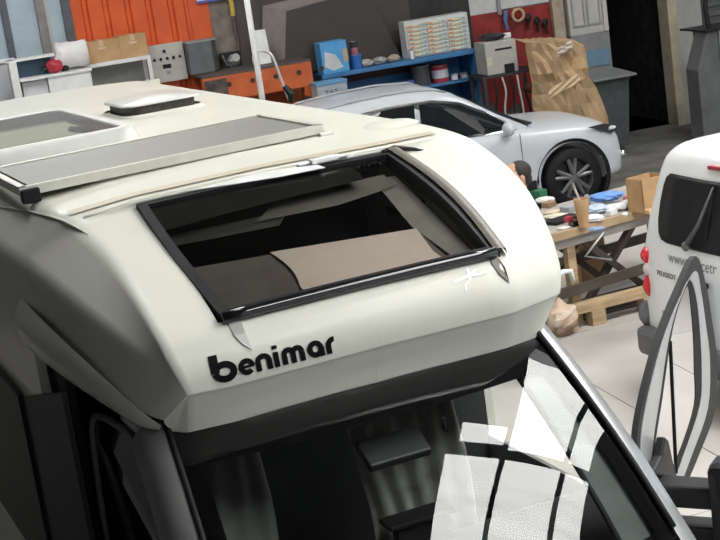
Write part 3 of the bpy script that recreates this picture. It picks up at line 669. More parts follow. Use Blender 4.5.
    for s_ in (-1, 1):
        obj('roof_rail', MB().tube([(x, s_*.56, z) for x, z in ((-3.05, 1.59), (-2.9, 1.635), (-2.4, 1.675), (-1.9, 1.685), (-1.5, 1.65), (-1.35, 1.59))], .016, 6), mat('grey rail', (.45, .46, .48), .35, .4), root, smooth=True)
        m = obj('door_mirror', MB().blob((-.78, s_*1.0, 1.09), (.07, .12, .085), 12, 8), whitecar(), root, smooth=True); 
        obj('mirror_stem', MB().box((-.80, min(s_*.86, s_*.95), 1.02), (-.73, max(s_*.86, s_*.95), 1.07)), plastic(), m, bevel=.01)
        lamp = [(.24, .90), (.46, .905), (.60, .86), (.67, .79), (.55, .77), (.40, .83)]
        def ly(x): 
            return {.24: .90, .46: .865, .60: .79, .67: .74, .55: .83, .40: .885}[x]
        obj('headlamp', MB().add([(x, s_*(ly(x)+.012), z+.03) for x, z in lamp], [tuple(range(6))]), mat('dark lamp', (.03, .03, .035), .1, coat=1), root, solid=.03)
        obj('lamp_lens', MB().blob((.58, s_*.83, .86), (.06, .02, .025), 10, 6), mat('lamp glass', (.75, .78, .8), .1), root, smooth=True)
        obj('side_cladding', MB().box((-2.2, min(s_*.905, s_*.94), .30), (-.48, max(s_*.905, s_*.94), .42)), plastic(), root, bevel=.01)
        for x in (-1.55, -2.45): obj('door_handle', MB().box((x-.09, min(s_*.925, s_*.955), .93), (x+.09, max(s_*.925, s_*.955), .955)), whitecar(), root, bevel=.008)
        obj('fog_lamp', MB().blob((.74, s_*.70, .50), (.05, .05, .05), 10, 6), chrome(), root, smooth=True)
        for x in (-.62, -1.82): obj('door_seam', MB().box((x-.003, min(s_*.918, s_*.928), .42), (x+.003, max(s_*.918, s_*.928), 1.0)), black(), root)
    obj('grille', MB().box((.74, -.45, .52), (.84, .45, .66)), gloss(), root, bevel=.02)
    obj('windscreen_cowl', MB().box((-.50, -.66, 1.055), (-.36, .66, 1.075)), plastic(), root)
crossover()

# ================================================================== WHITE VAN, seen from behind  (local x = left to right of its tail, y = forward)
def van():
    vr = at_z(646, 346, .34)
    base = Vector((vr.x, vr.y, 0)); ang = math.atan2(-VB.y, -VB.x)   # its tail runs along -VB
    root = thing('white_van', 'white van parked tail to us, dark rear glass and web address on its doors', 'van', base, ang)
    Wd = 1.80
    # levels: z, inset left/right, y of rear face
    lv = [(.30,.04,.03),(.45,.0,.0),(.8,.0,.0),(1.05,.005,.01),(1.3,.045,.05),(1.5,.085,.10),(1.68,.12,.15),(1.80,.18,.20),(1.87,.30,.32),(1.91,.6,.7)]
    lv = catmull(lv, 3); rows = []
    for z, ins, yb in lv:
        r = .12; row = []
        x0, x1 = ins, Wd-ins
        for k in range(7): a = rad(180+15*k); row.append((x0+r+r*math.cos(a), yb+r+r*math.sin(a), z))
        for k in range(1, 12): row.append((x0+r+(x1-x0-2*r)*k/12, yb-.035*math.sin(PI*k/12), z+(.03*math.sin(PI*k/12) if z > 1.6 else 0)))
        for k in range(7): a = rad(270+15*k); row.append((x1-r+r*math.cos(a), yb+r+r*math.sin(a), z))
        row.append((x1, 4.0, z)); row.append((x0, 4.0, z)); rows.append(row)
    mb = MB().grid(rows, True); n = len(rows[0]); mb.f.append(tuple(range(len(mb.v)-n, len(mb.v)))); mb.f.append(tuple(range(n)))
    obj('body', mb, vanpaint(), root, smooth=True)
    bv = BVHTree.FromPolygons([tuple(v) for v in mb.v], mb.f)
    def face(x, z, off=.006):
        h = bv.ray_cast(Vector((x, -2, z)), Vector((0, 1, 0))); y = h[0].y if h[0] is not None else .1; return Vector((x, y-off, z))
    def sheet(name, poly, m, off=.006, nn=8, sol=.006, parent=root):
        # poly gives (left x, right x) per z level
        rows = [[face(l+(r_-l)*i/nn, z, off) for i in range(nn+1)] for z, l, r_ in poly]
        return obj(name, MB().grid(rows), m, parent, smooth=True, solid=sol)
    dgl = mat('dark van glass', (.02, .021, .023), .4, var=.2, spec=.2)
    zs = [(1.19,.40,1.5),(1.205,.32,1.56),(1.25,.28,1.59),(1.34,.26,1.60),(1.46,.26,1.60),(1.58,.275,1.59),(1.64,.30,1.57),(1.67,.35,1.52)]
    rg = sheet('rear_glass', zs, dgl, .006)
    obj('high_brake_lamp', MB().box((.82, face(.9, 1.755).y-.02, 1.745), (1.26, face(.9, 1.755).y+.02, 1.775)), mat('dull red lens', (.38, .05, .07), .25), root, bevel=.008)
    # wiper
    wp_ = MB(); p0 = face(.70, 1.22, .05); p1 = face(.82, 1.38, .045); p2 = face(.92, 1.64, .03)
    wp_.blob(p0, (.035, .025, .035)); wp_.tube([p0, p1, p2], [.022, .014, .006], 8)
    w1 = obj('wiper', wp_, mat('grey black wiper', (.10, .10, .105), .4), root, smooth=True)
    obj('wiper_blade', MB().tube([face(.88, 1.28, .02), face(.90, 1.45, .02), face(.915, 1.65, .015)], .008, 6), black(), w1)
    # tail lamp clusters
    for l, r_ in ((.075, .15), (Wd-.15, Wd-.075)):
        rl = mat('red lens', (.60, .02, .03), .2, coat=.8); cl = mat('clear lens', (.72, .62, .62), .2, coat=.8)
        def lens(nm, z0, z1, m, pr=.03):
            rows = []
            for k in range(7):
                t = k/6; z = z0+(z1-z0)*t; bu = .6+.4*math.sin(PI*t); cx = (l+r_)/2
                rows.append([(cx+(r_-l)/2*bu*math.cos(a), .045-(.055+pr)*bu*math.sin(a), z) for a in [PI*j/8 for j in range(9)]])
            obj(nm, MB().grid(rows), m, root, smooth=True)
        lens('tail_lamp', 1.0, 1.12, rl); lens('tail_lamp', .90, 1.01, cl, .02); lens('tail_lamp', .75, .91, rl, .035)
    # bumper and details
    obj('bumper', MB().box((.0, -.09, .30), (Wd, .10, .52)), mat('grey bumper plastic', (.16, .16, .17), .6, var=.1), root, bevel=.05)
    for x in (.03, Wd-.03): obj('bumper_corner', MB().blob((x, .03, .60), (.06, .08, .10), 12, 8).blob((x, .02, .42), (.07, .09, .10), 12, 8), MC['grey bumper plastic'], root, smooth=True)
    obj('door_handle', MB().box((.78, face(.86, .98).y-.03, .95), (.92, face(.86, .98).y, .99)), plastic(), root, bevel=.01)
    obj('sensor', MB().blob(face(.30, .665, .0), (.018, .012, .015)), mat('grey dot', (.4, .4, .4), .4), root)
    obj('filler_spot', MB().blob(face(.87, .83, .0), (.03, .012, .025)), mat('brown spot', (.4, .2, .13), .5), root)
    hb = MB(); hb.blob(face(.70, 1.0, .02), (.045, .03, .022)); obj('hinge', hb, plastic(), root)
    tx = mat('grey lettering', (.22, .23, .25), .5)
    # signwriting bent to the doors
    def sign(name, s, x, z, size, m, xs=1, slope=0, bold=.0):
        o = text(name, s, size, m, root, (0, 0, 0), (0, 0, 0), .0, 1, bold)
        for v in o.data.vertices:
            X = x+v.co.x*xs; Z = z+v.co.y+slope*v.co.x; v.co = face(X, Z, .005)
        return o
    sign('web_address', 'www.t', .42, 1.06, .115, tx, .92)
    sign('web_address', 'acetr', .78, 1.06, .115, tx, .92)
    sign('maker_name', 'PEUGEOT', .26, .94, .05, mat('dark badge', (.10, .10, .10), .3, .5), 1.15, 0, .001)
    for sx, x in ((-1, .12), (1, Wd-.12)): wheel(root, (x, .85, .32), .32, .2, sx)
    front = [(3.95, .32), (4.95, .32), (5.08, .55), (5.0, .90), (4.75, 1.02), (4.45, 1.10), (3.98, 1.72), (3.95, 1.75)]
    obj('front_end', MB().prism(front, .06, Wd-.06, 'yz'), vanpaint(), root, bevel=.05)
    obj('windscreen', MB().add([(.2, 4.44, 1.14), (Wd-.2, 4.44, 1.14), (Wd-.3, 4.05, 1.66), (.3, 4.05, 1.66)], [(0, 1, 2, 3)]), dgl, root, solid=.02)
    for xx, sg in ((.07, -1), (Wd-.07, 1)):
        obj('side_window', MB().prism([(2.95, 1.14), (3.9, 1.14), (3.85, 1.60), (3.0, 1.62)], xx-.055, xx+.055, 'yz'), dgl, root, bevel=.01)
        for yy in (1.5, 2.85): obj('door_seam', MB().box((xx-.075 if sg < 0 else xx+.06, yy, .5), (xx-.06 if sg < 0 else xx+.075, yy+.008, 1.2)), black(), root)
    wheel(root, (.12, 4.35, .32), .32, .2, -1); wheel(root, (Wd-.12, 4.35, .32), .32, .2, 1)
    pass
van()

# ================================================================== WORKBENCH AND ITS LOAD
BZ = .885
b0 = at_z(560, 232, BZ); b1 = at_z(648, 207, BZ); bang = math.atan2(b1.y-b0.y, b1.x-b0.x)
BE = Vector((math.cos(bang), math.sin(bang), 0)); BF = Vector((-BE.y, BE.x, 0))
def bench():
    root = thing('workbench', 'cluttered timber workbench on trestles behind the white van', 'workbench', (b0.x, b0.y, 0), bang)
    w = wood(); dw = mat('dark stained timber', (.10, .08, .065), .7, var=.2, scale=4); gw = mat('grey worn board', (.42, .39, .35), .75, var=.15, scale=3, stretch=(1, 6, 6))
    for k in range(5): obj('top_plank', MB().box((-1.3, .012+k*.19, BZ-.035), (1.9, .20+k*.19, BZ)), gw, root, bevel=.003)
    obj('edge_board', MB().box((-1.32, -.025, BZ-.07), (1.92, .01, BZ+.004)), mat('tan edge timber', (.46, .33, .2), .7, var=.15, scale=3), root, bevel=.003)
    obj('apron', MB().box((-1.25, .03, BZ-.16), (1.85, .06, BZ-.07)), mat('grey board', (.38, .36, .34), .7), root)
    for x in (-.9, .62, 1.5):
        for a, b_ in (((x, .08), (x+.55, .80)), ((x+.55, .10), (x, .78))):
            pass
    br = MB
    for x0, x1, z0, z1, y in ((.28, .95, .76, .16, .12), (1.0, .35, .74, .12, .2), (-.85, -.2, .76, .12, .12), (-.15, -.8, .76, .12, .2)):
        o = obj('trestle_leg', MB().tube([(x0, y, z0), (x1, y, z1)], .04, 4), dw, root)
        o2 = obj('trestle_leg', MB().tube([(x0, y+.6, z0), (x1, y+.6, z1)], .04, 4), dw, root)
    for x in (-1.15, .10, 1.75):
        for y in (.06, .86): obj('leg', MB().box((x, y, 0), (x+.09, y+.07, BZ-.07)), dw if x != .10 else w, root, bevel=.004)
    obj('stretcher', MB().box((-1.1, -.02, .30), (1.8, .02, .39)), dw, root, bevel=.004)
    obj('stretcher', MB().box((-1.1, .88, .30), (1.8, .92, .39)), dw, root, bevel=.004)
    obj('brace', MB().tube([(.45, -.03, .78), (.22, -.03, .62), (.5, -.03, .52)], .012, 6), steel(), root)
bench()
def floor_timber():
    p0 = at_z(556, 322, .12); p1 = at_z(650, 298, .12)
    a = math.atan2(p1.y-p0.y, p1.x-p0.x); L = (p1-p0).length
    r = thing('timber_runner', 'long pale timber lying on short blocks under the workbench', 'timber', (p0.x, p0.y, 0), a)
    obj('plank', MB().box((.06, 0, .13), (L+.4, .10, .22)), wood(), r, bevel=.006)
    for k, x in enumerate((.14, .42, .95)): obj('block', MB().box((x-.07, -.015, 0), (x+.07, .11, .13)), wood(), r, bevel=.006)
    r2 = tag(obj('dark_steel_beam', MB().box((.1, 0, 0), (L+.3, .10, .02)).box((.1, .04, .02), (L+.3, .06, .15)).box((.1, 0, .15), (L+.3, .10, .17)), mat('rusty dark steel', (.07, .062, .058), .6, var=.2), bevel=.003), 'dark steel beam lying behind the pale timber runner', 'beam')
    r2.location = (p0.x-math.sin(a)*.22, p0.y+math.cos(a)*.22, 0); r2.rotation_euler.z = a
floor_timber()
BNO = {'n': 0}
def on_bench(px, py): return at_z(px, py, BZ)
def crumple(name, c, r, m, label, cat, seed=1, n=16, mm=12, jit=.35, group=None):
    rn = random.Random(seed); mb = MB().blob((0, 0, r[2]), r, n, mm, jit, rn)
    for v in mb.v: v.z = max(v.z, 0.0)
    o = obj(name, mb, m, smooth=False, loc=(c[0], c[1], c[2])); return tag(o, label, cat, group)
def bench_clutter():
    def bx(name, px, py, sx, sy, h, m, label, cat, rz=0, z=BZ+.001, bev=.006):
        p = at_z(px, py, z); o = obj(name, MB().box((-sx/2, -sy/2, 0), (sx/2, sy/2, h)), m, loc=(p.x, p.y, z), rotz=bang+rz, bevel=bev); return tag(o, label, cat)
    # tall card tube / cup
    p = on_bench(584, 227)
    t = obj('cardboard_tube', MB().lathe([(.040, 0), (.062, .17), (.066, .25), (.060, .25), (.036, .01)], 18), mat('tan paper', (.60, .38, .2), .8, var=.1), loc=(p.x, p.y, BZ+.002)); tag(t, 'tall tan paper cup standing at the front edge of the bench', 'cup')
    br = thing('paint_brush', 'thin brush standing up out of the tan paper cup', 'brush', (p.x, p.y, BZ+.01), 0)
    obj('handle', MB().tube([(0, 0, 0), (-.02, 0, .26), (-.045, 0, .34)], .010, 6), mat('pale handle', (.6, .55, .5), .5), br); obj('bristles', MB().tube([(-.045, 0, .34), (-.055, 0, .385)], [.016, .010], 6), mat('bristle', (.35, .3, .26), .8), br)
    # upright open carton at right
    p = at_z(656, 211, BZ)
    c = thing('open_carton', 'open tan carton standing beside the van on the bench', 'carton', (p.x, p.y, BZ+.002), bang)
    obj('carton_walls', MB().box((-.13, 0, 0), (.15, .012, .30)).box((-.13, .20, 0), (.15, .212, .30)).box((-.13, 0, 0), (-.12, .21, .30)).box((.14, 0, 0), (.15, .21, .30)).box((-.13, 0, 0), (.15, .21, .01)), card(), c)
    obj('carton_flap', MB().box((-.13, -.06, .0), (.15, .0, .035)), mat('yellow tan card', (.70, .50, .25), .8), c)
    bx('white_pot', 634, 198, .09, .09, .12, white(), 'white pot with a pink band beside the open carton', 'pot', bev=.03)
    bx('pink_band_can', 628, 205, .07, .07, .09, mat('pink red', (.55, .16, .2), .5), 'small reddish tub left of the open carton', 'tub', bev=.02)
    crumple('blue_cloth', on_bench(609, 207)+Vector((0, .12, .03)), (.16, .10, .045), mat('blue cloth', (.16, .32, .68), .9), 'crumpled bright blue cloth at the back of the bench', 'cloth', 3)
    crumple('white_rag', on_bench(617, 210), (.15, .09, .03), mat('white rag cloth', (.72, .72, .74), .9), 'crumpled white rag in front of the blue cloth', 'rag', 4)
    crumple('pale_blue_rag', on_bench(597, 213), (.11, .09, .04), mat('pale blue rag', (.5, .58, .72), .9), 'pale blue rag heaped just right of the tan paper cup', 'rag', 5)
    crumple('white_bag', on_bench(594, 222), (.09, .06, .035), mat('white plastic', (.75, .75, .78), .4), 'crumpled white plastic bag at the bench front edge', 'bag', 6)
    crumple('blue_glove', on_bench(597, 232)+Vector((0, .03, 0)), (.07, .04, .02), mat('blue grey glove', (.25, .33, .5), .7), 'blue grey glove by the bench front edge', 'glove', 7)
    crumple('grey_rag', on_bench(630, 207), (.10, .08, .035), mat('pale grey cloth', (.6, .6, .6), .9), 'pale grey rag left of the open carton', 'rag', 8)
    bx('green_box', 540, 199, .12, .10, .09, mat('leaf green', (.03, .16, .08), .6), 'small green box at the far left end of the bench, by the person', 'box', .2)
    bx('white_box', 612, 215, .10, .06, .05, white(), 'small white box in the middle of the bench', 'box', .2)
    bx('white_roll', 625, 216, .05, .05, .03, white(), 'small white cap in front of the pale grey rag', 'cap', .5, bev=.015)
    bx('black_tray', 563, 221, .34, .16, .03, plastic(), 'black tool tray at the left end of the bench', 'tray', .15)
    bx('red_box', 569, 222, .07, .06, .05, mat('dusty red', (.5, .06, .09), .5), 'small red box lying in the black tool tray', 'box', .3, BZ+.034)
    bx('black_case', 578, 225, .14, .10, .05, gloss(), 'black case left of the tan paper cup', 'case', -.2)
    bx('white_saucer', 564, 229, .10, .07, .02, white(), 'flat white lid at the bench front edge, left of the cup', 'lid', .1, bev=.008)
    bx('cream_card', 553, 213, .16, .10, .02, mat('cream card', (.62, .52, .38), .8), 'cream card lying at the far left of the bench', 'card', .3)
    bx('brown_block', 549, 207, .12, .09, .05, mat('brown block', (.3, .2, .13), .8), 'brown block at the back left of the bench', 'block', .3)
    bx('grey_box', 573, 210, .22, .12, .05, mat('mid grey box', (.35, .36, .38), .6), 'grey flat box behind the black case', 'box', .1)
    crumple('pale_paper', on_bench(557, 218), (.12, .07, .02), mat('pale paper', (.65, .6, .5), .9), 'crumpled pale paper between the cream card and the tray', 'paper', 9)
    crumple('white_paper', on_bench(545, 203), (.09, .07, .03), mat('white paper', (.75, .73, .7), .9), 'crumpled white paper at the back left corner of the bench', 'paper', 10)
    b_ = thing('spray_bottle', 'small dark spray bottle behind the tan paper cup', 'bottle', on_bench(588, 208)+Vector((0, 0, .001)))
    obj('bottle_body', MB().lathe([(0, 0), (.03, 0), (.03, .10), (.012, .13), (0, .13)], 12), mat('grey bottle', (.3, .3, .33), .4), b_, smooth=True); obj('bottle_top', MB().lathe([(.012, .13), (.014, .17), (0, .17)], 10), plastic(), b_)
    # cardboard leaning under the bench
    q = at_z(603, 296, 0); o = obj('cardboard_sheet', MB().box((-.16, 0, 0), (.16, .18, .48)), mat('mid brown carton', (.42, .27, .15), .85, var=.1), loc=(q.x, q.y+.35, 0), rotz=bang, bevel=.004); tag(o, 'brown carton standing on the floor under the workbench', 'carton')
bench_clutter()
def blue_roll():
    p = at_z(702, 424, 0); q_ = thing('rolled_mat', 'upright rolled blue mat by the van, seen through the open door window', 'mat', (p.x, p.y, 0), .3)
    obj('roll', MB().lathe([(0, 0), (.055, 0), (.065, .3), (.075, .7), (.07, 1.0), (.05, 1.02), (0, 1.0)], 14), mat('denim blue', (.035, .10, .26), .8, var=.15, scale=6), q_, smooth=True)
    obj('flap', MB().box((.0, -.085, .35), (.085, -.06, .98)), mat('mid blue', (.06, .16, .36), .8), q_, bevel=.01)
blue_roll()
# crumpled bag on the floor beside the motorhome
def floor_bag():
    p = at_z(562, 334, 0); c = thing('paper_sack', 'crumpled brown and clear plastic sack on the floor beside the motorhome', 'sack', (p.x, p.y, 0))
    rn = random.Random(5); mb = MB(); rows = []
    for i in range(13):
        t = i/12; r = .155*math.sin(PI*min(.08+t*.92, 1))**.6 if t < .75 else .12*(1-t)*2.6
        rows.append([((r*(1+rn.uniform(-.10, .10)))*math.cos(a), (r*(1+rn.uniform(-.10, .10)))*math.sin(a), t*.34) for a in [2*PI*j/16 for j in range(16)]])
    rows = [[(0, 0, 0)]*16]+rows
    obj('sack', MB().grid(rows, True), mat('brown pink paper', (.50, .30, .18), .6, c2=(.70, .62, .54), scale=7, bump=.3), c)
    obj('plastic_wrap', MB().grid([[(1.06*x_, 1.06*y_, z_*.99) for x_, y_, z_ in r] for r in rows[2:6]], True), glass('film wrap', (.95, .95, .95), 1.4, .97), c)
floor_bag()

# ================================================================== BACK WALL FITTINGS   (local frame: x along the wall, -y out of it)
def wallthing(name, label, cat, s, off, z, group=None): return thing(name, label, cat, wall_pt(s, off, z), WA, group)
def wr(x0, y0, x1, y1, off):
    """size on a plane 'off' in front of the wall: bottom-left and bottom-right sighted"""
    a = at_wall(x0, y0, off); b_ = at_wall(x1, y1, off); return a, b_
def size_at(xl, yb, xr, yt, off):
    s0, z0 = at_wall(xl, yb, off); s1 = at_wall(xr, yb-(xr-xl)*.17, off)[0]; z1 = at_wall(xl, yt, off)[1]; return s0, s1, z0, z1
def shelves():
    # orange bench beam with dark hood over it
    s0, z0 = at_wall(205, 98, .9); s1, _ = at_wall(314, 83, .9); zt = at_wall(235, 74, .9)[1]
    r = wallthing('orange_machine_base', 'orange steel machine base under the dark hood', 'machine base', s0, .9, 0)
    org = mat('orange machine paint', (.62, .14, .04), .5, c2=(.5, .10, .03), scale=5)
    obj('beam', MB().box((0, 0, zt-.33), (s1-s0, .12, zt)), org, r, bevel=.01)
    obj('leg', MB().box((0, 0, 0), (.14, .12, zt-.33)), org, r); obj('leg', MB().box((s1-s0-.14, 0, 0), (s1-s0, .12, zt-.33)), org, r); obj('back_frame', MB().box((0, .75, 0), (s1-s0, .82, zt)), org, r)
    obj('table_plate', MB().box((0, .0, zt), (s1-s0, .85, zt+.03)), mat('dark plate', (.10, .08, .07), .6), r)
    for k in range(5): obj('bolt', MB().lathe([(0, -.012), (.03, -.012), (.035, 0)], 10, (.35+k*.32, 0, zt-.12), 'y'), mat('dark bolt', (.05, .03, .03), .5), r)
    obj('soot_plate', MB().box((.02, -.015, zt-.25), (.32, 0, zt-.03)), mat('sooty steel', (.12, .10, .09), .7, var=.3), r)
    # hood
    h0, hz = at_wall(297, 75, .85); a = at_wall(262, 73, .1)
    hs0 = at_wall(287, 77, .4)[0]; hs1 = at_wall(404, 56, .4)[0]; ht = at_wall(297, 10, .4)[1]; zt_ = at_wall(287, 77, .4)[1]
    h = wallthing('dark_hood', 'big dark brown steel hood with a lighter slanted left side', 'hood', hs0, .0, zt_)
    hm = mat('brown black steel', (.062, .05, .046), .5, c2=(.05, .041, .038), scale=3); H_ = ht-zt_; wdt = hs1-hs0
    obj('front_plate', MB().add([(0, -.27, 0), (wdt, -.27, 0), (wdt-.38, -.27, H_+.12), (.16, -.27, H_)], [(0, 1, 2, 3)]), hm, h, solid=.02)
    lft = at_wall(262, 74, .1)[0]-hs0
    obj('side_plate', MB().add([(0, -.27, 0), (.16, -.27, H_), (lft+.16, -.08, H_+.1), (lft, -.08, 0)], [(0, 1, 2, 3)]), mat('grey brown steel', (.27, .24, .22), .5, var=.08), h, solid=.02)
    obj('top_plate', MB().add([(.16, -.27, H_), (wdt-.38, -.27, H_+.12), (wdt-.38, -.06, H_+.2), (lft+.16, -.08, H_+.1)], [(0, 1, 2, 3)]), mat('light brown top', (.30, .26, .235), .7), h, solid=.02)  # hood's top and left plates are lighter than its front
    # white sheet in front of the hood
    s, z = at_wall(258, 76, .55); w_ = at_wall(274, 74, .55)[0]-s; hh = at_wall(258, 42, .55)[1]-z
    o = obj('white_sheet', MB().add([(0, 0, 0), (w_, 0, 0), (w_*1.0, .10, hh), (w_*.25, .10, hh*1.02), (w_*.2, .05, hh*.35)], [(0, 1, 2, 3, 4)]), white(), solid=.006, loc=wall_pt(s, .52, zt+.034), rotz=WA); tag(o, 'white card sheet leaning against the dark hood', 'sheet')
    # blue shelf unit
    S0, Z0 = at_wall(322, 79, .75); S1, Z1 = at_wall(476, 48, .75)
    u = wallthing('blue_shelf_unit', 'blue steel shelving along the dark back wall', 'shelving', S0, .75, 0)
    bl = mat('blue shelf paint', (.055, .20, .42), .5, c2=(.04, .15, .33), scale=5); L = S1-S0
    zt2 = (Z0+Z1)/2+.02
    zl = at_wall(440, 84, .75)[1]
    obj('shelf_top', MB().box((0, -.02, zt2-.06), (L, .68, zt2)), bl, u, bevel=.005)
    obj('shelf_lower', MB().box((0, 0, zl-.03), (L, .68, zl)), bl, u, bevel=.005)
    obj('back_panel', MB().box((0, .65, .05), (L, .68, zt2)), bl, u)
    obj('inner_strip', MB().box((.05, .60, zt2-.22), (L*.65, .64, zt2-.08)), mat('maroon strip', (.12, .05, .045), .7), u)
    for x in (0, L-.05): obj('upright', MB().box((x, 0, 0), (x+.05, .68, zt2-.06)), bl, u)
    # parts cabinet
    c0, c1, _, _ = size_at(408, 56, 471, 20, .6)
    ch = at_wall(404, 20, .6)[1]-at_wall(408, 57, .6)[1]
    r = wallthing('parts_cabinet', 'white small-parts cabinet with three columns of striped drawers', 'cabinet', c0, .6, zt2+.001)
    w_ = c1-c0; obj('case', MB().box((0, 0, 0), (w_, .02, ch), None).box((0, .02, 0), (w_, .25, ch)), mat('cabinet grey white', (.62, .63, .64), .5), r, bevel=.005)
    cols = [mat('label '+n_, c, .5) for n_, c in (('cream', (.72, .66, .45)), ('blue', (.28, .42, .55)), ('orange', (.66, .28, .12)), ('green', (.42, .5, .3)))]
    dwt = mat('drawer ivory', (.70, .68, .58), .5)
    rw = 8; cw = (w_-.08)/3; rh = (ch-.05)/rw
    first = {}
    for ci in range(3):
        for ri in range(rw):
            x0 = .03+ci*(cw+.01); z0 = .02+ri*rh
            if 'd' not in first: d = obj('drawer', MB().box((0, -.025, 0), (cw-.015, 0, rh*.80)), dwt, r); first['d'] = d
            else: d = first['d'].copy(); COL.objects.link(d); d.parent = r
            d.location = (x0, 0, z0)
            for q, (m_, f0, f1) in enumerate(((cols[2], .04, .30), (cols[0], .30, .55), (cols[3], .55, .72), (cols[1], .72, .97))):
                key = 'l%d' % q
                if key not in first: l_ = obj('label_strip', MB().box((f0*cw, -.029, rh*.12), (f1*cw-.015, -.0255, rh*.52)), m_, d); first[key] = l_
                else: l_ = first[key].copy(); COL.objects.link(l_); l_.parent = d
    # boxes at the left end of the shelf
    s0, s1, z0, z1 = size_at(323, 71, 349, 38, .7)
    z0 = zt2+.001; z1 = z0+.42
    b_ = wallthing('blue_carton', 'blue and white carton on the left end of the blue shelving', 'carton', s0, .72, z0)
    obj('box', MB().box((0, 0, 0), (s1-s0, .3, z1-z0)), mat('bright blue card', (.10, .38, .72), .5), b_, bevel=.004)
    obj('printed_patch', MB().add([(.03, -.004, .10), (.14, -.004, .03), (s1-s0-.08, -.004, .06), (.20, -.004, .24), (.05, -.004, .30)], [(0, 1, 2, 3, 4)]), mat('grey white print', (.62, .64, .66), .5), b_, solid=.004)
    obj('tan_patch', MB().box((s1-s0-.07, -.006, .12), (s1-s0, 0, .30)), mat('tan print', (.5, .42, .33), .6), b_)
    s0, s1, z0, z1 = size_at(316, 93, 346, 74, 1.2)
    b_ = wallthing('lettered_crate', 'pale blue crate with dark characters, hanging below the blue carton', 'crate', s0+.02, 1.2, zt2-.36)
    b_['label'] = 'pale grey blue carton with dark characters below the bright blue carton'
    obj('box', MB().box((0, 0, 0), (s1-s0, .3, .30)), mat('pale grey blue card', (.45, .52, .58), .6), b_, bevel=.004)
    obj('lid', MB().box((-.01, -.01, .27), (s1-s0+.01, .31, .305)), mat('mid blue card', (.16, .38, .6), .5), b_)
    text('characters', 'TAT', .10, mat('dark ink', (.12, .12, .14), .6), b_, (.10, -.004, .13), (rad(90), 0, 0)); text('characters', 'L&L', .08, MC['dark ink'], b_, (.12, -.004, .04), (rad(90), 0, 0))
    k_ = wallthing('crate_stand', 'dark stand carrying the lettered pale carton', 'stand', s0, 1.2, 0); obj('post', MB().box((.05, .02, 0), (.12, .28, zt2-.365)).box((.3, .02, 0), (.37, .28, zt2-.365)), plastic(), k_); obj('plate', MB().box((-.05, -.01, zt2-.366), (.45, .3, zt2-.361)), plastic(), k_)
    o = obj('black_lamp', MB().lathe([(.05, -.10), (.075, -.08), (.08, .05), (.03, .09)], 14, (0, 0, .10), 'y'), plastic(), loc=wall_pt(s0-.14, 1.25, zt2-.36), rotz=WA); tag(o, 'round black tool hanging left of the lettered carton', 'tool')
    # small things on the shelf
    def jar(px, py, off, r_, h_, m_, label, cat, z=None, capm=None, name='tin'):
        s, zz = at_wall(px, py, off); z = zz if z is None else z
        o = thing(name, label, cat, wall_pt(s, off, z+.002), WA); obj('can', MB().lathe([(0, 0), (r_, 0), (r_, h_), (r_*.92, h_+.01), (0, h_+.01)], 18), m_, o, smooth=False)
        if capm: obj('label_band', MB().lathe([(r_+.001, h_*.25), (r_+.002, h_*.25), (r_+.002, h_*.75), (r_+.001, h_*.75)], 18), capm, o)
        obj('rim', MB().tube([((r_*.97)*math.cos(a), (r_*.97)*math.sin(a), h_) for a in [2*PI*k/14 for k in range(14)]], .008, 5, close=True), steel(), o); return o
    jar(357, 66, .6, .08, .18, mat('deep blue plastic', (.03, .14, .45), .3), 'small round deep blue tub right of the blue carton', 'tub', zt2, None, 'tub')
    jar(351.5, 66, .35, .04, .13, mat('teal tin', (.1, .35, .42), .4), 'slim teal tin against the blue carton', 'tin', zt2)
    jar(354.5, 52, .3, .05, .34, mat('dark bottle', (.04, .04, .05), .3), 'tall dark bottle with a pink top on the blue shelving', 'bottle', zt2, mat('pinkish band', (.5, .18, .22), .5), 'bottle')
    jar(422, 86, .55, .13, .27, mat('charcoal drum', (.06, .06, .065), .5), 'charcoal drum on the lower blue shelf under the parts cabinet', 'drum', zl)
    jar(441, 84, .5, .12, .23, mat('crimson tin', (.38, .04, .06), .4), 'crimson paint tin with white label on the lower shelf', 'tin', zl, mat('off white label', (.6, .6, .62), .6))
    jar(455, 80, .55, .05, .07, white(), 'small white pot right of the crimson tin', 'pot', zl)
    jar(464, 77, .5, .06, .06, mat('grey tub', (.4, .42, .45), .5), 'small grey tub at the right end of the lower shelf', 'tub', zl)
    for k, (px, c_, lb_) in enumerate(((366, (.5, .46, .4), 'flat beige bundle on the shelf right of the deep blue tub'), (380, (.40, .40, .37), 'grey folded cloth on the shelf left of the brown bun-shaped rag'), (394, (.46, .38, .28), 'brown rounded rag left of the parts cabinet'))):
        s, _ = at_wall(px, 66-k*2, .6); crumple('rag', wall_pt(s, .6, zt2), (.10 if k < 2 else .09, .09, .05), mat('rag %s' % 'abc'[k], c_, .9), lb_, 'rag', 20+k)
    jar(412, 56, .68, .03, .13, white(), 'small white instrument in front of the parts cabinet', 'instrument', zt2)
    s, _ = at_wall(399, 86, .55); o = obj('blue_bin', MB().box((0, 0, 0), (.30, .3, .10)), mat('violet blue bin', (.08, .12, .38), .4), loc=wall_pt(s, .6, zl+.002), rotz=WA, bevel=.01); tag(o, 'low violet blue bin on the lower shelf', 'bin')
    return zt2
ZT = shelves()
